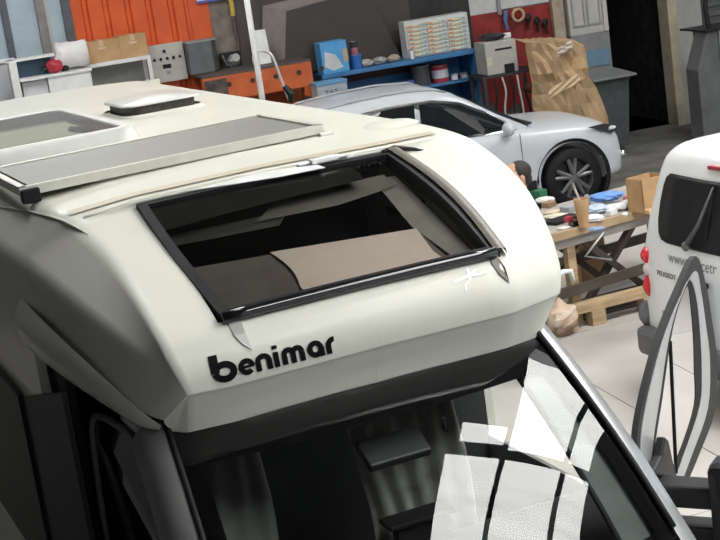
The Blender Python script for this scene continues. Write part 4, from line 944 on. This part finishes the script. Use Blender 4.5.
def left_corner():
    # white bench units with cartons, a roll of fabric and a red tool
    off = .9
    s0, s1, z0, z1 = size_at(26, 105, 94, 75, off)
    zt = at_wall(55, 74, off)[1]
    u = wallthing('white_counter', 'white counter unit at the far left below the pale blue cladding', 'counter', s0, off, 0)
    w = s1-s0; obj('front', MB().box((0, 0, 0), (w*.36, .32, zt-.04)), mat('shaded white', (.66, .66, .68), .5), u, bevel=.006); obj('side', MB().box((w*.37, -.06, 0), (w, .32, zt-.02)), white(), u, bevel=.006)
    obj('top', MB().box((-.02, -.08, zt-.03), (w+.02, .52, zt)), white(), u, bevel=.006); obj('upright', MB().box((-.12, .0, 0), (-.02, .32, zt+.25)), white(), u, bevel=.006); obj('back_panel', MB().box((0, .28, zt), (w*.5, .32, zt+.22)), mat('navy panel', (.05, .09, .14), .5), u)
    obj('top_shelf', MB().box((-.14, .1, zt+.22), (w*.55, .32, zt+.25)), white(), u)
    off2 = .55
    s2, z2 = at_wall(70, 68, off2); s3, _ = at_wall(150, 54, off2); zt2 = at_wall(100, 63, off2)[1]
    t = wallthing('white_table', 'white metal table carrying two brown cartons', 'table', s2, off2+.0, 0)
    obj('table_top', MB().box((0, 0, zt2-.05), (s3-s2, .5, zt2)), white(), t, bevel=.005)
    for x in (0, s3-s2-.05):
        for y in (0, .45): obj('leg', MB().box((x, y, 0), (x+.05, y+.05, zt2-.05)), white(), t)
    obj('back_board', MB().box((.05, .46, zt2-.6), (s3-s2-.05, .49, zt2-.05)), mat('mid grey board', (.30, .30, .29), .6), t)
    obj('lower_shelf', MB().box((0, 0, zt2-.62), (s3-s2, .5, zt2-.6)), white(), t)
    for px0, px1, hh, lb_, k in ((86, 121, 21, 'brown carton, left of the pair on the white table', 0), (122, 149, 22, 'brown carton, right of the pair on the white table', 1)):
        a = at_wall(px0, 60, off2-.05)[0]; b_ = at_wall(px1, 55, off2-.05)[0]
        c = thing('brown_carton', lb_, 'carton', wall_pt(a, off2-.05, zt2+.001), WA, 'brown cartons on the white table')
        h_ = hh/1520*20; obj('box', MB().box((0, 0, 0), (b_-a, .38, h_)), card(), c, bevel=.006); obj('tape', MB().box(((b_-a)/2-.03, -.002, h_-.07), ((b_-a)/2+.03, .382, h_+.002)), mat('tape tan', (.62, .44, .26), .5), c)
        obj('hand_hole', MB().box(((b_-a)/2-.05, -.004, h_*.62), ((b_-a)/2+.05, 0, h_*.70)), mat('pale slot', (.7, .55, .4), .7), c)
    # fabric roll
    s, z = at_wall(75, 60, .7); o = thing('white_fabric_roll', 'white fabric bundle beside the left brown carton', 'fabric', wall_pt(s-.06, .72, zt2+.0-.02+.022), WA)
    rn = random.Random(3); rows = []
    for i in range(9): rows.append([(-.16+.05*i, (.16*(1+.1*rn.uniform(-1, 1)))*math.cos(a), .17+(.17*(1+.1*rn.uniform(-1, 1)))*math.sin(a)) for a in [2*PI*j/14 for j in range(14)]])
    for r_ in rows:
        for k in range(14): r_[k] = (r_[k][0], r_[k][1]+.1, max(.0, r_[k][2]))
    m_ = MB().grid(rows, True); m_.f.append(tuple(range(14))); m_.f.append(tuple(range(8*14, 9*14))); obj('bundle', m_, mat('white cotton', (.75, .74, .74), .9), o, smooth=True)
    s, z = at_wall(56, 73, .75); o = thing('red_tool', 'red and white power tool on the white counter', 'tool', wall_pt(s, .75, zt+.001), WA)
    obj('casing', MB().blob((0, 0, .09), (.11, .08, .09), 12, 8, .25, random.Random(2)), mat('tool red', (.42, .03, .05), .5), o); obj('grip', MB().tube([(.02, 0, .14), (.10, 0, .24)], .035, 8), mat('tool white', (.7, .65, .65), .5), o); obj('nozzle', MB().tube([(-.08, 0, .08), (-.16, 0, .05)], .03, 8), plastic(), o)
    s, z = at_wall(64, 62, .72); o = obj('black_jug', MB().lathe([(0, 0), (.05, 0), (.055, .10), (.03, .14), (0, .15)], 12), plastic(), loc=wall_pt(s, .68, zt+.001)); tag(o, 'small black jug between the red tool and the fabric bundle', 'jug')
    for k, (px, py, h_) in enumerate(((127, 80, .12), (134, 75, .17))):
        s, z = at_wall(px, py+2, .45); o = obj('white_tap', MB().lathe([(0, 0), (.03, 0), (.03, h_*.6), (.045, h_*.7), (.04, h_), (0, h_)], 10), white(), loc=wall_pt(s, .30, zt2-.6+.001)); tag(o, ['short white bottle under the white table', 'tall white bottle under the white table'][k], 'bottle')
    # control boxes on the wall
    s0, s1, z0, z1 = size_at(152, 84, 187, 44, .10)
    o = thing('control_panel', 'beige control box with a row of black buttons on the orange wall', 'control panel', wall_pt(s0, .071, z0), WA)
    w, h_ = s1-s0, z1-z0-.02; obj('box', MB().box((0, -.14, 0), (w, 0, h_)), mat('beige enamel', (.50, .49, .44), .5, var=.05), o, bevel=.008)
    for k in range(5): obj('button', MB().lathe([(0, -.165), (.018, -.165), (.02, -.14)], 10, (.07+k*(w-.12)/4.2, 0, h_*.62), 'y'), black(), o)
    obj('button', MB().lathe([(0, -.17), (.02, -.17), (.02, -.14)], 10, (w*.45, 0, h_*.82), 'y'), black(), o)
    obj('display', MB().box((w*.35, -.147, h_*.36), (w*.58, -.139, h_*.47)), black(), o); obj('key_switch', MB().box((w*.42, -.147, h_*.20), (w*.54, -.139, h_*.29)), steel(), o)
    s0, s1, z0, z1 = size_at(190, 75, 214, 43, .3)
    o = thing('grey_motor_box', 'dark grey steel box right of the beige control box', 'machine box', wall_pt(s0, .085, z0), WA); obj('box', MB().box((0, -.35, 0), (s1-s0, 0, z1-z0)), mat('slate enamel', (.13, .14, .145), .5, var=.1), o, bevel=.01)
    obj('end_plate', MB().box((s1-s0, -.30, .0), (s1-s0+.06, -.02, z1-z0+.02)), mat('black end', (.04, .04, .045), .5), o, bevel=.01); obj('lid', MB().box((-.005, -.355, z1-z0), (s1-s0+.07, 0, z1-z0+.02)), mat('slate top', (.30, .31, .31), .5), o)
    # valve cluster and hose
    s, z = at_wall(234, 62, .15); o = thing('air_valve', 'grey air valve assembly with gauge beside the slate box', 'valve', wall_pt(s, .12, z-.08), WA)
    obj('valve_body', MB().blob((0, 0, .1), (.10, .07, .09), 12, 8, .3, random.Random(8)), steel(), o); obj('gauge', MB().lathe([(0, -.09), (.05, -.09), (.055, -.05)], 14, (.03, 0, .14), 'y'), mat('gauge face', (.6, .6, .58), .4), o); obj('bracket', MB().box((-.16, -.02, -.04), (.10, .06, .22)), plastic(), o); obj('handle', MB().tube([(-.1, -.05, .05), (-.16, -.07, .2)], .015, 6), steel(), o)
    pts = [at_wall(x, y, .1) for x, y in ((229, -6), (232, 6), (233, 16), (235, 30), (238, 44), (238, 58))]
    o = thing('hanging_hose', 'thin hose hanging down to the air valve, yellow at its top', 'hose', wall_pt(pts[0][0], .09, pts[0][1]), WA)
    lp = [(p[0]-pts[0][0], 0, p[1]-pts[0][1]) for p in pts]
    obj('yellow_sleeve', MB().tube(catmull(lp[:3], 4), .035, 8), mat('yellow sleeve', (.62, .45, .08), .5), o); obj('dark_hose', MB().tube(catmull(lp[2:], 4), .022, 8), mat('brown hose', (.12, .10, .08), .6), o)
    s, z = at_wall(197, 3, .08); s1 = at_wall(236, -2, .08)[0]; o = thing('wall_sign', 'white sign with a blue edge at the top of the orange wall', 'sign', wall_pt(s, .075, z), WA); obj('board', MB().box((0, -.02, 0), (s1-s, 0, .4)), white(), o); obj('border', MB().box((-.01, -.024, -.01), (s1-s+.01, -.004, .02)), mat('violet blue', (.12, .13, .45), .5), o)
    # pendant white pole with curved hook, standing in front of the machine base
    p = at_z(263, 97, 2.0)
    v = sight(262, 97); k = 17.0/v.y; b_ = CAM+v*k; v2 = sight(250, 0); t = CAM+v2*(17.0/v2.y)
    o = thing('white_pole', 'thin white upright pole rising behind the motorhome roof', 'pole', (b_.x, b_.y, 0), 0)
    obj('shaft', MB().tube([(0, 0, 0), (0, 0, 4.6)], .034, 12), white(), o, smooth=True); obj('foot', MB().lathe([(0, 0), (.25, 0), (.25, .03), (.05, .06), (.04, .1)], 20), steel(), o)
    def rel(x, y): v = sight(x, y); q = CAM+v*(17.0/v.y); return (q.x-b_.x, .0, q.z)
    obj('bent_tube', MB().tube(catmull([rel(261, 74), rel(254, 62), rel(255, 53), rel(264, 51), rel(272, 56), rel(280, 76), rel(289, 100)], 5), .016, 8), alu(), o, smooth=True)
    obj('tap_handle', MB().tube([rel(284, 86), rel(291, 94), rel(291, 102)], [.03, .05, .03], 8), plastic(), o)
left_corner()
def right_part():
    # door-like cupboard panels, grey lower part with a blue plate
    s0, s1, z0, z1 = size_at(572, 62, 618, 33, .12)
    zA = at_wall(590, 33, .12)[1]; zc = at_wall(560, 0, .1)[1]
    sl = at_wall(568, 20, .12)[0]
    o = wallthing('white_cupboard', 'off-white panelled cupboard with grey lower half left of the dark doorway', 'cupboard', sl, .16, 0)
    w = -1.09-sl
    obj('lower_board', MB().box((.0, 0, 0), (w, .15, zA)), mat('battleship grey', (.25, .25, .255), .6, var=.08), o, bevel=.005)
    obj('upper_board', MB().box((0, 0, zA), (w, .15, 3.6)), mat('ivory board', (.50, .49, .45), .6, var=.05), o, bevel=.005)
    iv = mat('ivory trim', (.55, .53, .47), .6)
    for x0, x1 in ((.05, w*.42), (w*.48, w-.10)):
        m_ = MB().box((x0, -.02, zA+.12), (x0+.025, 0, 3.5)).box((x1-.025, -.02, zA+.12), (x1, 0, 3.5)).box((x0, -.02, zA+.12), (x1, 0, zA+.145)).box((x0, -.02, 3.48), (x1, 0, 3.5)); obj('panel_mould', m_, mat('grey ivory', (.36, .36, .33), .6), o)
    obj('edge_strip', MB().box((w-.07, -.03, zA), (w, 0, 3.6)), iv, o, bevel=.004)
    a = at_wall(586, 68, .18); b_ = at_wall(618, 61, .18)
    obj('blue_plate', MB().box((a[0]-sl, -.015, a[1]), (w-.02, 0, a[1]+.24)), mat('steel blue', (.16, .27, .36), .5), o)
    # wheelie bin
    p = at_z(612, 150, 0); q = at_z(634, 150, 0)
    gb = thing('wheelie_bin', 'dark grey wheeled bin with a lid beside the doorway', 'bin', (p.x, p.y+.1, 0), WA)
    gm = mat('bin grey', (.085, .095, .10), .5, var=.12); H_ = 1.06
    rows = []
    for z, sx, sy in ((0.06, .20, .22), (.5, .23, .25), (.98, .26, .29), (1.0, .28, .31), (1.03, .28, .31)): rows.append([(-sx, -sy, z), (sx, -sy, z), (sx, sy, z), (-sx, sy, z)])
    m_ = MB().grid(rows, True); m_.f.append((3, 2, 1, 0)); obj('tub', m_, gm, gb, bevel=.03)
    lid = MB(); lid.grid([[(-.34, -.40, 1.04), (.34, -.40, 1.04), (.34, .38, 1.08), (-.34, .38, 1.08)], [(-.34, -.40, 1.07), (.34, -.40, 1.07), (.34, .38, 1.12), (-.34, .38, 1.12)]], True); lid.f.append((0, 3, 2, 1)); lid.f.append((4, 5, 6, 7)); obj('lid', lid, mat('lid grey', (.22, .23, .23), .45), gb, bevel=.012)
    for s_ in (-1, 1): obj('bin_wheel', MB().lathe([(0, -.03), (.10, -.03), (.10, .03), (0, .03)], 16, (s_*.26, .26, .10), 'x'), black(), gb)
    obj('bin_handle', MB().tube([(-.25, .42, 1.02), (.25, .42, 1.02)], .018, 8), gm, gb)
    # grey machine cabinet by the right of the doorway
    p = at_z(707, 146, 0)
    g = thing('grey_steel_cabinet', 'dull grey steel machine cabinet right of the doorway with a chipped door', 'cabinet', (p.x, p.y, 0), WA)
    gm2 = mat('dull grey steel', (.16, .165, .17), .45, .2, var=.15, scale=3)
    prof = [(0, 0), (.34, 0), (.34, 1.60), (.12, 1.60), (-.04, 1.15), (-.04, .5)]
    obj('left_wing', MB().prism([(-.03, .0), (.31, 0), (.31, 1.55), (.16, 1.55), (-.03, 1.05)], 0, .35), gm2, g, bevel=.01)
    obj('door', MB().box((.32, -.02, .0), (.9, .02, 1.56)), mat('mid steel', (.23, .235, .235), .4, .2, var=.1), g, bevel=.01); obj('case', MB().box((.32, .02, 0), (.9, .7, 1.55)), gm2, g)
    obj('top_edge', MB().box((.12, -.03, 1.555), (.9, .7, 1.58)), plastic(), g); obj('chip', MB().box((.335, -.024, .80), (.355, -.02, 1.0)).box((.36, -.024, .66), (.37, -.02, .74)), white(), g)
    obj('exhaust', MB().tube([(.30, .2, 1.58), (.27, .2, 1.85), (.30, .2, 2.05)], .035, 8), plastic(), g)
    # louvred panel further right on the wall
    s, z = at_wall(706, 30, .1); o = wallthing('louvre_panel', 'dark louvred metal panel at the top right of the wall', 'louvre', s, .1, z)
    obj('frame', MB().box((0, 0, 0), (.7, .09, 1.2)), mat('grey black metal', (.10, .105, .11), .5), o)
    for k in range(8): obj('slat', MB().box((.06, -.03, .06+k*.14), (.64, 0, .10+k*.14), Matrix.Rotation(.4, 3, 'X')), steel(), o)
    # tape ring, blue hand tool, black tools on the red wall
    s, z = at_wall(517, 15, .08); o = obj('tape_ring', MB().tube([(.085*math.cos(a), 0, .085*math.sin(a)) for a in [2*PI*k/20 for k in range(20)]], .022, 8, close=True), mat('tan tape', (.52, .38, .24), .6), loc=wall_pt(s, .12, z), rotz=WA, smooth=True); tag(o, 'tan tape ring hanging on the red wall', 'tape')
    s, z = at_wall(507, 30, .08); o = thing('blue_saw', 'blue handled tool hanging left of the tape ring', 'tool', wall_pt(s, .075, z), WA); obj('handle', MB().tube([(0, -.03, 0), (-.02, -.03, .15), (.01, -.03, .28)], [.02, .03, .03], 8), mat('tool blue', (.10, .2, .42), .5), o); obj('hanger', MB().box((-.02, -.03, .22), (.02, .045, .25)), steel(), o)
    for k, (px, py) in enumerate(((529, 20), (538, 22), (546, 24))):
        s, z = at_wall(px, py+10, .08); o = thing('hand_tool', ['dark pliers hanging right of the tape ring', 'dark spanner hanging in the middle of the red wall', 'dark clamp hanging at the right end of the red wall'][k], 'tool', wall_pt(s, .075, z), WA)
        obj('jaw', MB().blob((0, -.03, .17), (.05, .025, .06), 8, 6, .3, random.Random(k)), plastic(), o); obj('grip', MB().tube([(0, -.03, .13), (.02*(k-1), -.03, 0)], .018, 6), plastic(), o)
    # grey welding machine on a rack with clutter below
    off = 1.3
    s0, s1, z0, z1 = size_at(488, 76, 519, 43, off)
    m1 = wallthing('grey_welding_machine', 'light grey metal machine with a slot, on the dark rack below the red wall', 'machine', s0, off, z0)
    w = s1-s0; h_ = z1-z0; obj('case', MB().box((0, 0, 0), (w, .4, h_)), mat('warm light grey', (.45, .44, .40), .5, var=.07), m1, bevel=.01); obj('slot', MB().box((w*.32, -.006, h_*.72), (w*.85, 0, h_*.78)), black(), m1); obj('side_badge', MB().box((w*.02, -.006, h_*.3), (w*.18, 0, h_*.55)), mat('cream badge', (.6, .56, .42), .5), m1)
    obj('socket', MB().box((w*.55, -.04, -.02), (w*.85, 0, .12)), black(), m1, bevel=.01)
    rk = wallthing('machine_rack', 'dark steel rack under the light grey machine', 'rack', s0-.1, off+.05, 0); dk = mat('rack black', (.035, .035, .04), .6)
    obj('rack_top', MB().box((0, 0, z0-.035), (w+.75, .55, z0-.004)), dk, rk)
    for x in (0, w+.7):
        for y in (0, .5): obj('leg', MB().box((x, y, 0), (x+.05, y+.05, z0-.035)), dk, rk)
    obj('rack_shelf', MB().box((0, 0, .45), (w+.75, .55, .48)), dk, rk)
    rn = random.Random(12)
    specs = [('black_cable_coil', 'coil of black cable under the grey machine'), ]
    for k in range(5):
        x = .05+.11*k; o = thing('hanging_cable', ['leftmost thin cable hanging from the rack', 'second cable hanging from the rack, pale', 'third cable hanging from the rack', 'fourth cable hanging from the rack, pale', 'rightmost cable hanging from the rack'][k], 'cable', wall_pt(s0+x, off+.10, z0-.04), WA, 'cables hanging from the rack')
        obj('cord', MB().tube(catmull([(0, 0, 0), (.03*math.sin(k), -.02, -.2), (-.03*math.cos(k), -.01, -.45), (.02, 0, -.7)], 5), .014, 6), mat('pale cord', (.5, .5, .46), .5) if k % 2 else black(), o)
    for k, (dx, c_, sz, lb_) in enumerate(((.05, (.04, .04, .045), (.13, .1, .12), 'black bundle of gear left on the rack shelf'), (.42, (.10, .09, .085), (.12, .1, .10), 'dark motor part in the middle of the rack shelf'), (.78, (.30, .28, .25), (.10, .1, .07), 'grey fitting at the right of the rack shelf'), (1.0, (.12, .06, .05), (.10, .1, .1), 'rusty lump at the right end of the rack shelf'))):
        crumple('machine_part', wall_pt(s0+dx, off-.2, .481), (sz[0], sz[1], sz[2]*2.2), mat('gear %d' % k, c_, .6, var=.3, scale=20), lb_, 'machine part', 30+k, jit=.5)
    for k in range(3):
        o = thing('clamp', ['black clamp under the socket of the grey machine', 'grey clamp beside the brown paper', 'small black clamp at the right of the rack'][k], 'clamp', wall_pt(s0+.50+.16*k, off+.12, z0-.25), WA); obj('frame', MB().tube([(0, .045, .21), (0, 0, .12), (-.05, -.02, 0), (.06, -.02, -.06), (.08, 0, .06)], .022, 6), [black(), steel(), black()][k], o); obj('screw', MB().tube([(.08, 0, .06), (.0, 0, .03)], .012, 6), steel(), o)
    crumple('wires', wall_pt(s0+.22, off-.25, z1+.002), (.17, .1, .05), mat('black wires', (.04, .04, .045), .6), 'black tangle of leads on top of the grey machine', 'leads', 44, jit=.6)
    o = obj('white_plug', MB().box((0, 0, 0), (.12, .08, .07)), white(), loc=wall_pt(s0+w*.8, off-.2, z1+.002), rotz=WA, bevel=.01); tag(o, 'white adaptor on the right of the grey machine top', 'adaptor')
    # brown paper cover
    rn = random.Random(21)
    pix = [((526, 43), (574, 40)), ((527, 52), (583, 46)), ((528, 62), (586, 55)), ((529, 74), (588, 66)), ((531, 84), (590, 76)), ((532, 96), (596, 86)), ((534, 108), (603, 100)), ((536, 122), (607, 116)), ((538, 136), (610, 128))]
    s_b = at_wall(532, 110, 1.5)[0]; cvr = wallthing('brown_paper_cover', 'large crumpled brown paper draped over equipment behind the white car', 'paper cover', s_b, 1.5, 0)
    rows = []
    for j, (l_, r_) in enumerate(pix):
        a = at_wall(*l_, 1.5); b_ = at_wall(*r_, 1.5); row = []
        for i in range(15):
            t = i/14; row.append((a[0]+(b_[0]-a[0])*t-s_b+rn.uniform(-.012, .012), -.22*math.sin(PI*t)**.6+.10*math.sin(t*8+j*1.3)*.5+rn.uniform(-.035, .035), a[1]+(b_[1]-a[1])*t+rn.uniform(-.012, .012)))
        rows.append(row)
    zlow = min(p[2] for p in rows[-1]); rows.append([(p[0], p[1], .004) for p in rows[-1]])
    top = [(p[0]*.9+.02, .45, p[2]+.03) for p in rows[0]]; rows = [top]+rows
    obj('paper_sheet', MB().grid(rows), mat('kraft paper', (.52, .36, .21), .8, c2=(.42, .28, .155), scale=5), cvr, smooth=False)
    f1 = at_wall(548, 98, 1.8); obj('torn_flap', MB().grid([[(f1[0]-s_b+.12*i, -.33-.02*((i+j) % 2), f1[1]+.04*j+.035*i) for i in range(5)] for j in range(4)]), mat('kraft light', (.62, .46, .28), .8), cvr)
    f1 = at_wall(556, 48, 1.75); obj('pale_patch', MB().grid([[(f1[0]-s_b+.06*i, -.26-.03*((i*j) % 2), f1[1]-.03*j+.02*i) for i in range(5)] for j in range(5)]), mat('pale tan patch', (.60, .52, .44), .8), cvr)  # paler patch on the upper part of the paper
right_part()

# ================================================================== PERSON by the bench
def person():
    hp = at_z(519, 181, 1.60)
    r = thing('person', 'person in a green top at the workbench, head just showing past the motorhome', 'person', (hp.x, hp.y, 0), rad(-70))
    # local frame: facing -y
    J = {'pel': (0, 0, .95), 'spine': (0, .01, 1.15), 'chest': (0, 0, 1.33), 'neck': (0, -.01, 1.45), 'skull': (0, -.02, 1.50),
         'shL': (.17, 0, 1.39), 'elL': (.22, -.06, 1.12), 'wrL': (.17, -.28, 1.02), 'shR': (-.17, 0, 1.39), 'elR': (-.22, -.06, 1.12), 'wrR': (-.17, -.28, 1.02),
         'hipL': (.09, 0, .90), 'knL': (.10, -.02, .50), 'anL': (.10, .02, .09), 'toL': (.11, -.13, .04), 'hipR': (-.09, 0, .90), 'knR': (-.10, -.02, .50), 'anR': (-.10, .02, .09), 'toR': (-.11, -.13, .04)}
    Rr = {'pel': .13, 'spine': .125, 'chest': .14, 'neck': .055, 'skull': .05, 'sh': .065, 'el': .045, 'wr': .03, 'hip': .10, 'kn': .06, 'an': .042, 'to': .04}
    E_ = [('pel', 'spine'), ('spine', 'chest'), ('chest', 'neck'), ('neck', 'skull')]+[(a+s_, b_+s_) for s_ in 'LR' for a, b_ in (('sh', 'el'), ('el', 'wr'), ('hip', 'kn'), ('kn', 'an'), ('an', 'to'))]+[('chest', 'shL'), ('chest', 'shR'), ('pel', 'hipL'), ('pel', 'hipR')]
    def skin(name, J, Rf, E_, m, root_, sub=2):
        ks = list(J); me = bpy.data.meshes.new(name); me.from_pydata([J[k] for k in ks], [(ks.index(a), ks.index(b_)) for a, b_ in E_], []); me.materials.append(m)
        o = bpy.data.objects.new(name, me); COL.objects.link(o); o.parent = r; md = o.modifiers.new('s', 'SKIN'); md.use_smooth_shade = True
        for i, k in enumerate(ks):
            q = Rf(k); me.skin_vertices[0].data[i].radius = (q, q); me.skin_vertices[0].data[i].use_root = (k == root_)
        s2 = o.modifiers.new('u', 'SUBSURF'); s2.levels = sub; s2.render_levels = sub; bake(o); o.data.shade_smooth(); return o
    skinm = mat('skin', (.55, .32, .22), .5, var=.05, scale=10); shirt = mat('dark green cloth', (.03, .16, .09), .85, var=.1); trs = mat('navy cloth', (.03, .04, .07), .85)
    rf = lambda k: Rr.get(k) or Rr[k[:-1]]
    body = skin('body', J, rf, E_, shirt, 'pel')
    body.data.materials.append(trs); body.data.materials.append(skinm)
    for p in body.data.polygons: p.material_index = 1 if p.center.z < .96 and abs(p.center.y) < .2 and p.center.y > -.18 else (2 if p.center.z > 1.46 or (p.center.y < -.17 and p.center.z > .9) else 0)
    hd = MB(); rows = []
    for i in range(13):
        t = i/12; th_ = PI*t; z = 1.625+.125*math.cos(th_); row = []
        for j in range(20):
            a = 2*PI*j/20; x_ = .078*math.sin(th_)**.85*math.cos(a); y_ = .098*math.sin(th_)**.85*math.sin(a)
            if y_ < 0 and z < 1.60: y_ *= .92; x_ *= .86
            row.append((x_, y_-.02, z))
        rows.append(row)
    obj('head', hd.grid(rows, True), skinm, body, smooth=True)
    obj('hair', MB().blob((0, .012, 1.668), (.087, .098, .092), 16, 10).blob((0, .035, 1.61), (.074, .075, .07), 14, 8), mat('dark brown hair', (.03, .022, .018), .7), body, smooth=True)
    obj('nose', MB().add([(0, -.115, 1.65), (-.016, -.11, 1.605), (.016, -.11, 1.605), (0, -.142, 1.61)], [(0, 1, 3), (0, 3, 2), (1, 2, 3)]), skinm, body)
    for s_ in (-1, 1):
        obj('ear', MB().blob((s_*.082, -.01, 1.625), (.014, .022, .033), 10, 8), skinm, body, smooth=True)
        obj('eye', MB().blob((s_*.03, -.103, 1.645), (.012, .010, .009), 8, 6), mat('eye dark', (.05, .04, .04), .3), body, smooth=True)
        # hand: palm and five fingers
        w = Vector(J['wrL' if s_ > 0 else 'wrR']); pm = {'wr': tuple(w), 'pa': tuple(w+Vector((0, -.05, -.015))), 'kn': tuple(w+Vector((0, -.085, -.02)))}
        hj = {'wr': tuple(w), 'pa': tuple(w+Vector((0, -.045, -.012)))}; he = [('wr', 'pa')]
        for k, (dx, ln) in enumerate(((-.033, .065), (-.011, .078), (.011, .072), (.032, .055))):
            hj['k%d' % k] = tuple(w+Vector((dx, -.088, -.018))); hj['m%d' % k] = tuple(w+Vector((dx*1.1, -.088-ln*.55, -.03))); hj['t%d' % k] = tuple(w+Vector((dx*1.15, -.088-ln, -.055))); he += [('pa', 'k%d' % k), ('k%d' % k, 'm%d' % k), ('m%d' % k, 't%d' % k)]
        hj['th'] = tuple(w+Vector((-s_*.045, -.045, -.02))); hj['tt'] = tuple(w+Vector((-s_*.06, -.085, -.04))); he += [('wr', 'th'), ('th', 'tt')]
        skin('hand', hj, lambda k: .026 if k in ('wr', 'pa') else .010, he, skinm, 'wr', 1)
    obj('mouth', MB().box((-.022, -.108, 1.575), (.022, -.100, 1.581)), mat('lip', (.4, .16, .13), .5), body)
    obj('shoe', MB().blob((.11, -.06, .045), (.05, .14, .045), 12, 8), black(), r, smooth=True); obj('shoe', MB().blob((-.11, -.06, .045), (.05, .14, .045), 12, 8), black(), r, smooth=True)
person()
